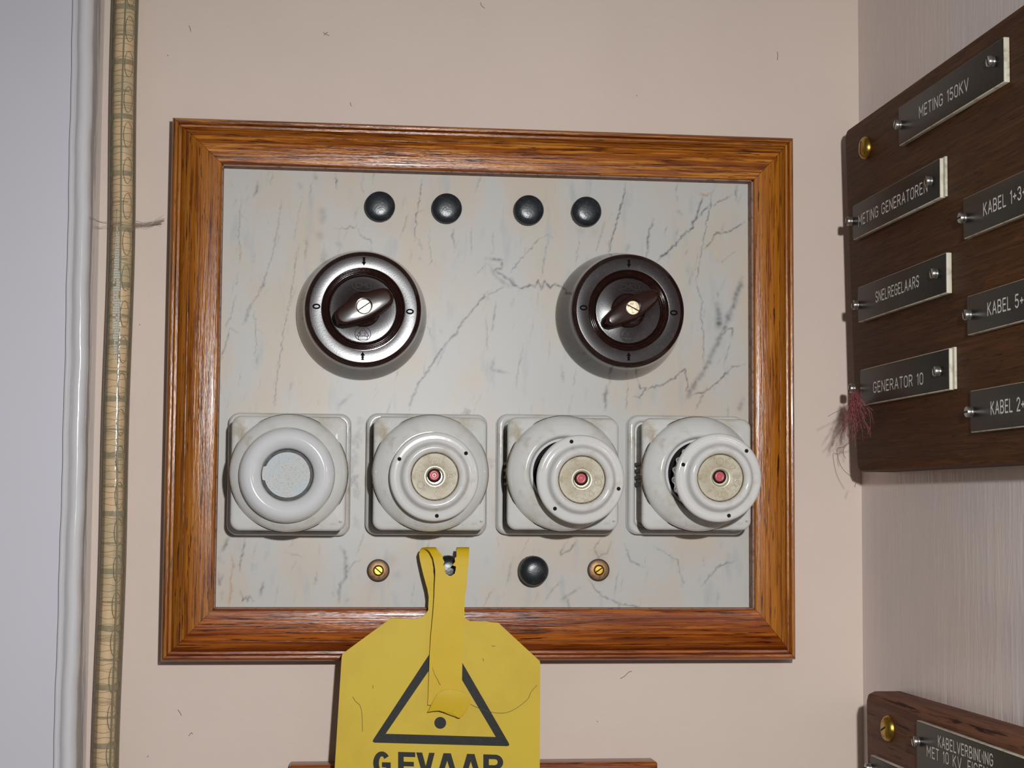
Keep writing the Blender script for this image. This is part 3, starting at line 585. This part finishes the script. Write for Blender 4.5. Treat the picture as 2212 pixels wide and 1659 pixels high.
    skirt_len = cap_h-36
    prof = [(15.1, -skirt_len), (15.3, -skirt_len+2), (15.3, -6.5), (17.2, -5.8)] + smoothprof([(18.6, -5.2), (20.4, -4.4), (21.3, -3.0), (21.5, -1.6), (21.1, -.5), (20.0, 0), (18.2, .05), (16.9, .35), (16.2, 1.3), (15.9, 2.6), (15.3, 3.9), (14.2, 4.6), (13.0, 4.5), (12.0, 3.8), (11.6, 2.8)], 4) + [(11.4, 1.6), (11.35, 1.0), (0, 1.0)]
    cap = finish('screw_cap', lathe(prof, 112), 'porcelain_ring', t, 60, M4); cap['label'] = 'round white porcelain screw cap with three small holes'
    bm = bmesh.new()
    lathe([(18.4, -5.0), (18.6, -7), (18.6, -(cap_h-41.6)), (16.4, -(cap_h-41.0)), (15.2, -(cap_h-41.0))], 176, rf=lambda a, i: (1+.03*math.sin(22*a)) if 0 < i < 4 else 1, bm=bm)
    finish('grip_skirt', bm, 'porcelain', cap, 60)
    d = finish('ceramic_disc', lathe([(11.3, 1.0), (11.25, 1.9), (11.0, 2.15), (5.0, 2.2), (4.7, 2.0)], 80), 'biscuit', cap, 40)
    finish('shade_seam', lathe([(11.75, 1.9), (11.6, 2.35), (11.2, 2.3), (11.1, 2.0)], 80), 'grime_shade_dark', cap)  # painted shade line where the ceramic disc meets the cap
    finish('sight_ring', lathe([(5.05, 2.1), (4.9, 2.45), (4.4, 2.5), (3.9, 1.9), (3.6, 1.25), (0, 1.25)], 64), 'window_ring', cap, 60)
    finish('sight_hollow', lathe([(3.4, 1.27), (3.2, 1.5), (1.8, 1.5), (1.7, 1.3)], 48), 'hole', cap, 40, Matrix.Translation((-.25*mm, .5*mm, 0)))
    finish('indicator', lathe([(2.35, 1.3), (2.35, 2.1), (2.0, 2.4), (1.3, 2.3), (1.05, 2.0), (.6, 2.0), (.45, 2.4), (0, 2.5)], 40), 'red', cap, 50, Matrix.Translation((-.3*mm, .55*mm, 0)))['label'] = 'small pink red indicator button'
    for a in holes:
        a = math.radians(a); bm = lathe([(.95, -.2), (.95, .12), (0, .13)], 20, c=(18.9*math.cos(a), 18.9*math.sin(a)))
        finish('sealing_hole', bm, 'hole', cap, 0)
    bm = bmesh.new()
    for s, a in texts:
        if s == '(S)':
            a = math.radians(a); cx, cy = 7.9*math.cos(a), 7.9*math.sin(a); F = lambda u, v: (u*mm, v*mm, 2.25*mm)
            ribbon(bm, [(cx+1.7*math.cos(k*PI/12), cy+1.7*math.sin(k*PI/12)) for k in range(25)], .34, F); text(bm, 'S', cx-.5, cy-.85, 1.7, sw=.2, fn=F)
        else: ringtext(bm, s, 7.9*mm, math.radians(a), 2.7*mm, 2.25*mm, sw=.16, gap=.24)
    stagger(bm, (0, 0, 1)); finish('lettering', bm, 'biscuit_letter', cap, 0)['label'] = 'raised rating marks in the beige ceramic'
    return t
def off(px, py, loc, h):                      # where a pixel lies at height h above the slab, relative to the holder, mm
    p = PY(px, py, ZM-h*mm); return ((p.x-loc.x)*1000, (p.z-loc.z)*1000)
L1, L2, L3, L4 = PY(625.5, 1024.8, ZM), PY(920.5, 1025, ZM), PY(1198.5, 1025.5, ZM), PY(1477.5, 1026.5, ZM)
fuse(L1, 'porcelain fuse holder with a plain metal disc, no red dot', 'plug', off(620.3, 1025.6, L1, 45))
fuse(L2, 'porcelain fuse holder beside the metal disc one, cap screwed home', 'cap', off(938.6, 1029.5, L2, 48), 48, (.0, .0), (154, 37, -86), (('25A', 84), ('SMB', 160), ('(S)', 212), ('1006', -72), ('12', 8)))
fuse(L3, 'porcelain fuse holder marked 500V, cap loosened, third along the row', 'cap', off(1255.3, 1036, L3, 55), 55, (.03, .02), (105, -13, -132), (('500V', 72), ('SMB', 165), ('(S)', -8), ('25A', -122), ('12', -55)))
fuse(L4, 'porcelain fuse holder against the right frame rail, cap sticking out furthest', 'cap', off(1553.6, 1032, L4, 60), 60, (.02, .03), (161, 44, -75), (('(S)', 92), ('500V', 170), ('12', 42), ('25A', -12), ('1006', -88)))

# ================================================================ BLACK KNOBS AND BRASS TERMINALS
def knob(px, py, hgt, label, r=7.6):
    t = thing('round_knob', PY(px, py, ZM)); tag(t, label, 'knob', 'black domed knobs on the marble')
    nk = 60
    finish('knurled_collar', lathe([(r-.5, 0), (r, .4), (r, hgt*.5), (r-.15, hgt*.58)], 120, rf=lambda a, i: 1+(.012*(1 if int(a/(2*PI)*120) % 2 else -1) if 0 < i < 3 else 0)), 'knurl', t, 30)
    finish('dome', lathe(smoothprof([(r-.1, hgt*.5), (r+.15, hgt*.62), (r-.1, hgt*.72), (r*.88, hgt*.83), (r*.66, hgt*.94), (r*.35, hgt*.99), (0, hgt)], 4), 72), 'knob', t, 60)
    return t
knob(820, 449, 7.0, 'black domed knob above the left switch, first of the top four'); knob(964, 453, 7.0, 'black domed knob, second of the top four, between the switches')
knob(1140, 457, 7.6, 'black domed knob, third of the top four, middle of the panel'); knob(1264, 460, 7.6, 'black domed knob above the right switch, last of the top four')
knob(966, 1232, 10, 'black domed knob half hidden by the torn yellow strap'); knob(1149, 1232, 12, 'black domed knob under the fuse holders, next to the brass terminal', 7.4)
def terminal(px, py, ang, label):
    t = thing('brass_terminal', PY(px, py, ZM)); tag(t, label, 'terminal', 'brass terminals on the marble')
    finish('base_ring', lathe([(5.6, 0), (5.7, 1.4), (5.4, 2.0), (4.9, 2.1)], 56), 'dark_ring', t)
    finish('nut', lathe([(5.0, 1.9), (4.9, 2.3), (4.6, 2.5), (2.7, 2.7), (2.5, 2.7)], 56), 'copper', t)
    finish('rim', lathe([(2.75, 2.5), (2.7, 3.1), (2.4, 3.3), (2.1, 3.1), (2.1, 2.7)], 48), 'brass', t)
    slotscrew(t, 'screw', 2.1, 2.5, 3.0, ang, 'brass', slotw=.6)
terminal(817, 1232, math.radians(-40), 'small round brass terminal on the marble, left of the yellow tag')
terminal(1292, 1231, math.radians(35), 'small round brass terminal on the marble, right of the lower black knob')

# ================================================================ YELLOW DANGER TAG
def T(px, py, d=0):                                             # the tag leans slightly away from the wall
    dr = ray(px, py); k = .09; y0 = -.031                       # plane y = y0 + k (z - .022)
    t = (y0-d-CAM_LOC.y + k*(CAM_LOC.z-.022))/(dr.y-k*dr.z); return CAM_LOC+dr*t
tagt = bpy.data.objects.new('danger_tag', None); tagt.empty_display_size = .01; C.objects.link(tagt)
tag(tagt, 'yellow plastic danger tag with black warning triangle hanging below the panel', 'tag')
def slab_poly(px, y_front, th, name, m, parent, M_=None):
    """closed outline in pixels -> plate of real thickness"""
    P = [y_front(x, y) for x, y in px]; bm = bmesh.new()
    A = [bm.verts.new(p) for p in P]; B = [bm.verts.new(p+Vector((0, th, 0))) for p in P]
    bm.faces.new(A); bm.faces.new(B[::-1]); n = len(A)
    for k in range(n): bm.faces.new((A[k], A[(k+1) % n], B[(k+1) % n], B[k]))
    bmesh.ops.triangulate(bm, faces=[f for f in bm.faces if len(f.verts) > 4])
    return finish(name, bm, m, parent, 30)
out_ = [(740, 1412), (845, 1335), (870, 1336), (888, 1337.5), (900, 1337), (910, 1334), (918, 1328), (925, 1318), (927, 1306), (1003, 1306), (1003, 1333), (1009, 1339), (1018, 1342), (1040, 1342.5), (1076, 1345), (1166, 1428), (1167, 1434), (1166, 1659), (1164, 2050), (712, 2050), (723, 1659), (738, 1420)]
slab_poly(out_, lambda x, y: T(x, y), .0009, 'tag_plate', 'yellow_plate', tagt)
# strap: comes up behind, folds over the knob and hangs down in front
SG = .0010
rows = [  # (py, left px, hole left, hole right, right px, y)
 (1345, 926, 958, 972, 1003, -.0306), (1310, 925, 958, 972, 1003, -.0302), (1290, 926, 958, 972, 1004, -.0296), (1272, 923, 962, 972, 1007, -.0288), (1262, 920, 940, 996, 1008, -.0282), (1236, 913, 936, 1000, 1010, -.0272), (1210, 907, 936, 1000, 1012, -.0266), (1196, 905, 944, 990, 1012, -.0266), (1188, 908, 945, 985, 1012.5, -.0270), (1184, 912, 942, 986, 1013, -.0282),
 (1183.5, 917, 940, 987, 1013.5, -.0298), (1187, 923, 944, 986, 1013.5, -.0310), (1192, 928, 948, 986, 1013.5, -.0318), (1203, 934, 957, 986, 1013, -.0326), (1206, 935.5, 956, 982, 1012.5, -.0328), (1214, 937, 960, 983, 1011.5, -.0331), (1221, 938.5, 957, 977, 1010.5, -.0334), (1224, 939, 963, 985, 1010, -.0335), (1232, 940, 960, 984, 1009, -.0337), (1239, 940, 963, 982, 1008.5, -.0338), (1244, 940, 970, 975, 1008, -.0339), (1262, 939, 960, 985, 1006, -.0342), (1290, 938, 958, 985, 1003.5, -.0346), (1330, 935, 956, 982, 1002, -.0350), (1370, 931, 954, 980, 1000.5, -.0353), (1415, 928, 950, 978, 999, -.0356), (1460, 926.5, 950, 975, 998, -.0360), (1500, 925, 950, 975, 997, -.0365), (1523, 924, 945, 970, 990, -.0369)]
bm = bmesh.new(); G = []
for (py, l, hl, hr, r_, y) in rows: G.append([bm.verts.new(PY(x, py, y)) for x in (l, hl, hr, r_)])
for i in range(len(G)-1):
    for k in range(3):
        if k == 1 and 3 <= i <= 19: continue
        bm.faces.new((G[i][k], G[i][k+1], G[i+1][k+1], G[i+1][k]))
o = finish('strap', bm, 'yellow', tagt, 60); o['label'] = 'torn yellow strap looped over the black knob'
md = o.modifiers.new('thickness', 'SOLIDIFY'); md.thickness = .0007; md.offset = 0
me_ = o.modifiers.new('crisp', 'EDGE_SPLIT'); me_.split_angle = math.radians(50)
tabp = [(924, 1538), (930, 1527), (937, 1512), (945, 1500), (955, 1492.5), (968, 1489), (985, 1491), (1002, 1496), (1012, 1502), (1017, 1510), (1016, 1521), (1010, 1532), (1002, 1543), (994, 1551), (988, 1550), (982, 1545), (974, 1540), (962, 1539), (948, 1535), (936, 1536)]
slab_poly(tabp, lambda x, y: PY(x, y, -.0394-.0007*math.sin(max(0, min(1, (y-1489)/50))*PI)), .0008, 'strap_end', 'yellow', tagt)
bm = bmesh.new()                                            # printed triangle
outer = [(959.7, 1366), (808, 1598), (812, 1604), (1093, 1611), (1098, 1605)]
def tri(P, r):
    o = []
    n = len(P)
    for i in range(n):
        a, b, c_ = Vector(P[i-1]), Vector(P[i]), Vector(P[(i+1) % n])
        u = (a-b).normalized()*r; v = (c_-b).normalized()*r
        for k in range(6):
            t = k/5; o.append(tuple((b+u)*(1-t)**2+b*2*t*(1-t)+(b+v)*t*t))
    return o
O = tri([(959.7, 1364), (802, 1604), (1103, 1612)], 9); I_ = tri([(958.5, 1402), (833, 1585), (1071, 1592)], 1.5)
A = [bm.verts.new(T(x, y, .0001)) for x, y in O]; B = [bm.verts.new(T(x, y, .0001)) for x, y in I_]
for k in range(len(A)): bm.faces.new((A[k], A[(k+1) % len(A)], B[(k+1) % len(A)], B[k]))
stagger(bm, (0, -1, 0)); finish('warning_triangle', bm, 'tag_black', tagt, 0)
bm = bmesh.new(); bm.faces.new([bm.verts.new(T(951+12.8*math.cos(k*PI/16), 1561.5+12.8*math.sin(k*PI/16), .0001)) for k in range(32)])
finish('exclamation_dot', bm, 'tag_black', tagt, 0)
# heavy block letters GEVAAR, cap height 50 px, slightly running down to the right
bm = bmesh.new(); GH = 52
def GF(x0):
    return lambda u, v: T(x0+u, 1622.5+(x0+u-806)*.029+GH*(1-v), .0001)
def blk(x0, polys):
    f = GF(x0)
    for P in polys: bm.faces.new([bm.verts.new(f(u, v)) for u, v in P])
def blkarc(x0, cx, cy, rx, ry, a0, a1, wd, n=18):
    f = GF(x0); wv = wd/GH
    for k in range(n):
        q = []
        for a, s in ((a0+(a1-a0)*k/n, 0), (a0+(a1-a0)*(k+1)/n, 0), (a0+(a1-a0)*(k+1)/n, 1), (a0+(a1-a0)*k/n, 1)):
            a = math.radians(a); q.append(((cx+(rx-s*wd)*math.cos(a)), cy+(ry-s*wv*.85)*math.sin(a)))
        bm.faces.new([bm.verts.new(f(u, v)) for u, v in q])
blkarc(806, 19, .5, 19, .5, 38, 325, 12.5); blk(806, [[(19, .55), (38, .55), (38, .0), (30, .0), (28, .34), (19, .34)]])
blk(860, [[(0, 0), (12, 0), (12, 1), (0, 1)], [(12, .8), (37, .8), (37, 1), (12, 1)], [(12, .41), (34, .41), (34, .6), (12, .6)], [(12, 0), (37, 0), (37, .2), (12, .2)]])
blk(899, [[(0, 1), (13, 1), (27, 0), (15, 0)], [(40, 1), (28, 1), (15, 0), (27, 0)]])
for x0 in (943, 994): blk(x0, [[(0, 0), (12, 0), (28, 1), (15, 1)], [(46, 0), (34, 0), (18, 1), (31, 1)], [(10, .2), (36, .2), (33, .38), (13, .38)]])
blk(1044, [[(0, 0), (12, 0), (12, 1), (0, 1)], [(12, .81), (26, .81), (26, 1), (12, 1)], [(12, .38), (26, .38), (26, .56), (12, .56)], [(22, .40), (34, .40), (44, 0), (30, 0)]])
blkarc(1044, 26, .69, 17, .31, -90, 90, 12)
stagger(bm, (0, -1, 0)); finish('lettering', bm, 'tag_black', tagt, 0)['label'] = 'black block letters GEVAAR'
# hairs stuck on the tag
bm = bmesh.new()
for P in ([(762, 1505), (768, 1515), (778, 1525), (782, 1545), (783, 1580)], [(933, 1438), (938, 1455), (945, 1468), (950, 1478), (958, 1487)], [(993, 1375), (998, 1390), (997, 1410)], [(1010, 1518), (1030, 1528), (1060, 1538), (1090, 1540), (1115, 1530), (1140, 1510), (1147, 1495), (1160, 1480)], [(805, 1480), (806, 1487)], [(1043, 1422), (1045, 1428)], [(1062, 1395), (1070, 1396)]):
    tube(bm, crom([T(x, y, .0003) if x < 925 or x > 1000 else T(x, y, .0030) if y < 1480 else T(x, y, .0012) for x, y in P], 5), .00010, 5)
finish('stuck_hairs', bm, 'lint_grey', tagt, 40)['kind'] = 'stuff'

# ================================================================ DARK NAME BOARDS ON THE SIDE WALL
XB = .3476
def side(y, z, d=0): return Vector((XB-d, y, z))
def board(name, outline, m, label, r_e=.0022):
    """outline (y, z) going round; thickness from the wall to XB with a rounded front edge"""
    bm = bmesh.new(); cy = sum(p[0] for p in outline)/len(outline); cz = sum(p[1] for p in outline)/len(outline)
    def inset(P, d):
        n = len(P); o = []
        for i in range(n):
            a, b, c_ = Vector(P[i-1]), Vector(P[i]), Vector(P[(i+1) % n])
            e1 = (b-a).normalized(); e2 = (c_-b).normalized(); n1 = Vector((-e1.y, e1.x)); n2 = Vector((-e2.y, e2.x)); k = (n1+n2); k = k/max(k.length_squared, 1e-9)*2
            s = 1 if (Vector((cy, cz))-b).dot(n1+n2) > 0 else -1
            o.append(tuple(b+k*d*s))
        return o
    lp = [(0, XW-.0002), (0, XB+r_e), (r_e*.3, XB+r_e*.3), (r_e, XB)]
    R = [[bm.verts.new((x, y, z)) for y, z in inset(outline, d)] for d, x in lp]; n = len(outline)
    for a, b in zip(R, R[1:]):
        for k in range(n): bm.faces.new((a[k], a[(k+1) % n], b[(k+1) % n], b[k]))
    bm.faces.new(R[0]); bm.faces.new(R[-1])
    # re-origin so grain runs along local x (towards the room)
    o = finish(name, bm, m, None, 35)
    mw = Matrix.Translation((XB, -.2, .18)) @ ONSIDE
    o.data.transform(mw.inverted()); o.matrix_world = mw
    return tag(o, label, 'board')
def roundcorner(P, r):
    o = []; n = len(P)
    for i in range(n):
        a, b, c_ = Vector(P[i-1]), Vector(P[i]), Vector(P[(i+1) % n]); u = (a-b).normalized()*r; v = (c_-b).normalized()*r
        for k in range(7):
            t = k/6; o.append(tuple((b+u)*(1-t)**2+b*2*t*(1-t)+(b+v)*t*t))
    return o
b1 = board('name_board', roundcorner([(-.0238, .2757), (-.0405, .0965), (-.46, .0955), (-.46, .2775)], .006), 'board', 'large dark oak board on the side wall carrying seven black name plates')
b2 = board('name_board', roundcorner([(-.0500, -.0120), (-.0560, -.20), (-.46, -.20), (-.46, -.0085)], .007), 'board2', 'lower dark oak board with a rounded corner, below the large board', .004)
def cup_screw(px, py, label_parent, ang, r=5.9):
    p = PXp(px, py, XB-.001); R = parent_rel(label_parent, Vector((XB, p.y, p.z)), ONSIDE)
    h = finish('brass_cup', lathe([(r, .0), (r*.98, 1.0), (r*.86, 2.2), (r*.68, 3.0), (r*.58, 3.1), (r*.54, 2.6)], 48), 'brass', label_parent, 50, R)
    slotscrew(h, 'screw', r*.56, 1.6, 3.2, ang, 'brass', slotw=.9)
def parent_rel(par, loc, basis): return par.matrix_world.inverted() @ (Matrix.Translation(loc) @ basis)
bpy.context.view_layer.update()
cup_screw(1868, 319.5, b1, math.radians(80)); cup_screw(1917, 1574, b2, math.radians(20), 6.4)
def plate(LB, LTz, RBy, txts, screws, label, double=False, cut=None):
    """corners in pixels on the plate's face; txts: (text, base-left px, end px or mm per cap, cap height mm)"""
    XF = XB-.0028; XFm = XF
    lb = PXp(*LB, XF); t = thing('name_plate', Vector((XB, lb.y, lb.z)), ONSIDE); tag(t, label, 'name plate', 'black engraved name plates')
    Lw = (lb.y-RBy)*1000 if isinstance(RBy, float) else (lb.y-PXp(*RBy, XF).y)*1000
    H = (PXp(*LTz, XF).z-lb.z)*1000
    def L(px, py):
        p = PXp(px, py, XF); return ((lb.y-p.y)*1000, (p.z-lb.z)*1000)
    bm = bmesh.new(); box(0, Lw*mm, 0, H*mm, .0001, 2.5*mm, bm, .0003)
    if double: box(.5*mm, (Lw+2.6)*mm, .2*mm, (H+.4)*mm, .00005, 1.2*mm, bm, .0002)
    finish('core', bm, 'plate_core', t, 30)['label'] = 'pale edge of the plate'
    bm = bmesh.new(); box(.25*mm, (Lw-.5)*mm, .5*mm, (H-.3)*mm, 2.3*mm, 2.8*mm, bm, .0002)
    finish('face', bm, 'plate_black', t, 30)
    bm = bmesh.new()
    for (s, p0, p1, ch) in txts:
        a = L(*p0); b = L(*p1); wd = b[0]-a[0]; sl = (b[1]-a[1])/wd
        F = lambda u, v: (u*mm, (v+(u-a[0])*sl)*mm, 2.84*mm)
        text(bm, s, a[0], a[1], ch, width=wd, sw=.145, gap=.26, fn=F)
    stagger(bm, (0, 0, 1)); finish('lettering', bm, 'engraved_white', t, 0)
    for (px, py) in screws:
        c_ = L(px, py)
        h = finish('screw', lathe([(2.1, 2.7), (2.2, 3.2), (2.05, 3.5), (2.35, 3.7), (2.35, 5.0), (2.1, 5.5), (0, 5.6)], 32, c=c_), 'steel', t, 40)
        bm = bmesh.new(); an = (px*7 % 3); d = (math.cos(an), math.sin(an)); n = (-d[1], d[0])
        q = [(c_[0]+d[0]*a*2.1+n[0]*b*.35, c_[1]+d[1]*a*2.1+n[1]*b*.35) for a, b in ((-1, -1), (1, -1), (1, 1), (-1, 1))]
        loft([at(q, 5.4), at(q, 5.66)], bm=bm); finish('slot', bm, 'slot', h, 0)
    return t
plate((1941, 316), (1937, 235), (2168, 172), [('METING 150KV', (1986, 254), (2092, 194), 4.9)], [(1945, 270), (2147, 133)], 'black plate engraved METING 150KV, topmost on the large board')
plate((1842, 519), (1838, 447), (2030, 429), [('METING GENERATOREN', (1855, 488), (2003, 413), 5.0)], [(1840, 478), (2012, 391)], 'black plate engraved METING GENERATOREN, nearest the corner below the brass screw', True)
plate((1853, 697), (1848, 623), (2044, 631), [('SNELREGELAARS', (1892, 653), (1985, 618), 4.9)], [(1853, 659), (2024, 591)], 'black plate engraved SNELREGELAARS, middle of the left column')
plate((1858, 877), (1847, 802), (2050, 847), [('GENERATOR 10', (1887, 848), (1994, 829), 4.9)], [(1846, 839), (2030, 802)], 'black plate engraved GENERATOR 10 with red threads on its screw', True)
plate((2081, 517), (2074, 432), -.325, [('KABEL 1+3+', (2125, 465.7), (2216, 425), 4.9)], [(2085, 471)], 'black plate engraved KABEL 1+3+, uppermost KABEL plate, cut by the picture edge')
plate((2089, 725), (2083, 642), -.330, [('KABEL 5+6', (2134, 681), (2222, 657), 4.9)], [(2096, 680)], 'black plate engraved KABEL 5+6, middle KABEL plate')
plate((2096, 935), (2091, 845), -.330, [('KABEL 2+', (2141, 895), (2213, 885), 4.9)], [(2100, 890)], 'black plate engraved KABEL 2+, lowest KABEL plate on the large board')
plate((1980, 1663), (1977, 1555), -.29, [('KABELVERBINDING', (2027, 1612), (2145, 1655), 4.5), ('MET 10 KV. EIGEN', (2003, 1633), (2133, 1683), 4.5)], [(1985, 1602)], 'black plate engraved KABELVERBINDING MET 10 KV on the lower board')
plate((1880, 1715), (1878, 1630), -.112, [], [(1881, 1659)], 'blank black plate corner beside the KABELVERBINDING plate, at the bottom edge')
# strip of board below the panel
bm = bmesh.new(); box(.0640, .2504, -.0150, -.0002, -.20, -.0515, bm, .0012)
o = finish('wooden_board', bm, 'oak_bottom', smooth=30); o.data.transform(Matrix.Translation((0, 0, -.0))); tag(o, 'brown wooden board edge on the pink wall behind the yellow tag', 'board')

# ================================================================ CLEAR HOSE WITH WIRES
hx = lambda z: -.0255+.0007*math.sin((z-.05)*11)+.00035*math.sin(z*38)
HY = -.0078
ho = bpy.data.objects.new('light_hose', None); ho.empty_display_size = .01; C.objects.link(ho)
tag(ho, 'clear yellowed plastic light hose with wires inside, hanging beside the white moulding', 'light hose')
zz = [-.45+k*.006 for k in range(200)]
def bent(bm, r, seg, dxy=lambda z: (0, 0), zl=None):
    return tube(bm, [Vector((hx(z)+dxy(z)[0], HY+dxy(z)[1], z)) for z in (zl or zz)], r, seg)
finish('hose', bent(bmesh.new(), .0066, 40), 'hose', ho, 60)
cs = lambda z: .0011*math.sin(z*12-1.4)
finish('core', bent(bmesh.new(), .0050, 24, lambda z: (-.0006+cs(z)*.6, 0)), 'core', ho, 60)
finish('wire', bent(bmesh.new(), .00042, 8, lambda z: (.0014-cs(z)*1.5, -.0053)), 'wire', ho, 60)
bm = bmesh.new(); k = 0; z = -.10
while z < .36:
    wd = .0026 if k % 2 == 0 else .0009
    tube(bm, [Vector((hx(z_)-.0006, HY, z_)) for z_ in (z, z+wd)], .0056 if k % 2 == 0 else .0054, 24); z += .0143+.0006*math.sin(k*2.1); k += 1
finish('bands', bm, 'band', ho, 60)['label'] = 'grey bands spaced along the inside of the hose'
bm = bmesh.new(); z = -.11
while z < .36:                                               # fine turns of wire on the core
    n = 14; tube(bm, [Vector((hx(z)-.0006+cs(z)*.6+.0051*math.cos(a), HY-.0051*math.sin(a), z+.0004*math.sin(a*3+z*900))) for a in [k*PI/(n-1) for k in range(n)]], .00012, 5); z += .0033+.0004*math.sin(z*700)
for k in range(26):                                          # elongated loops along one edge
    z0 = -.10+k*.0182
    tube(bm, [Vector((hx(z0)+.0030+.0019*math.cos(a), HY-.0050+.0016*math.cos(a), z0+.0066*math.sin(a))) for a in [i*2*PI/24 for i in range(25)]], .00014, 5)
finish('coil', bm, 'coil', ho, 60)
bm = bmesh.new()                                             # white mesh painting the flash glint on the core
for k in range(60):
    t = k/59; z = .150+.075*t; wv = .0030*math.sin(min(1, (1-t)*1.35)*PI*.5)*(1 if t > .3 else .45+.55*t/.3)*(.85+.2*random.random())
    if t > .85: wv *= (1-t)/.15
    for q in range(4):
        if random.random() < .12: continue
        x0 = hx(z)-.0022+(q-2)*wv*.33+.0014*(1-t)
        box(x0, x0+wv*.29, HY-.0062+.0014*abs(q-2)*.3, HY-.0052, z, z+.00105, bm)
finish('glint', bm, 'glint_mesh', ho, 0)['label'] = 'white mesh painting the flash glint inside the hose'

# ================================================================ LINT AND COBWEB
rl = random.Random(5); bm = bmesh.new()
scr = PXp(1848, 846, XB-.008)
for k in range(90):
    s0 = scr+Vector((rl.gauss(0, .0012), rl.gauss(0, .0016), rl.gauss(-.001, .001)))
    ln = rl.uniform(.008, .026); P = [s0]; d = Vector((rl.gauss(-.03, .13), rl.gauss(.05, .09), -1.2))
    for j in range(6):
        d += Vector((rl.gauss(0, .26), rl.gauss(0, .18), rl.gauss(0, .1))); P.append(P[-1]+d.normalized()*ln/6)
    P = [Vector((min(p.x, XB-.0008), p.y, p.z)) for p in P]
    tube(bm, crom(P, 3), rl.uniform(.00006, .00014), 4)
for P in ([(1858, 925), (1842, 943), (1822, 965), (1808, 970), (1812, 995), (1822, 1015), (1842, 1032)], [(1858, 945), (1830, 960), (1821, 975), (1826, 990)], [(1862, 944), (1880, 945), (1875, 935)], [(1856, 1030), (1850, 1040), (1846, 1052)]):
    tube(bm, crom([PXp(x, y, XB-.004) for x, y in P], 4), .00013, 4)
tag(finish('thread_tuft', bm, 'lint_red', None, 40), 'dusty red thread tuft hanging from the GENERATOR 10 plate screw', 'lint', kind='thing')
bm = bmesh.new()
for k in range(18):
    a = [(196+rl.gauss(0, 3), 470+rl.gauss(0, 3), -.040), (216, 482+rl.gauss(0, 2), -.030), (245, 483+rl.gauss(0, 2), -.018), (290, 484+rl.gauss(0, 3), -.010), (320, 484+rl.gauss(0, 3), -.008), (355, 476+rl.gauss(0, 4), -.014)]
    a = a if k < 5 else a[3:]
    tube(bm, crom([PY(x, y, Y) for x, y, Y in a], 6), .00005, 4)
tag(finish('cobweb', bm, 'web', None, 40), 'thin dusty cobweb strand stretched from the hose to the oak frame', 'cobweb')
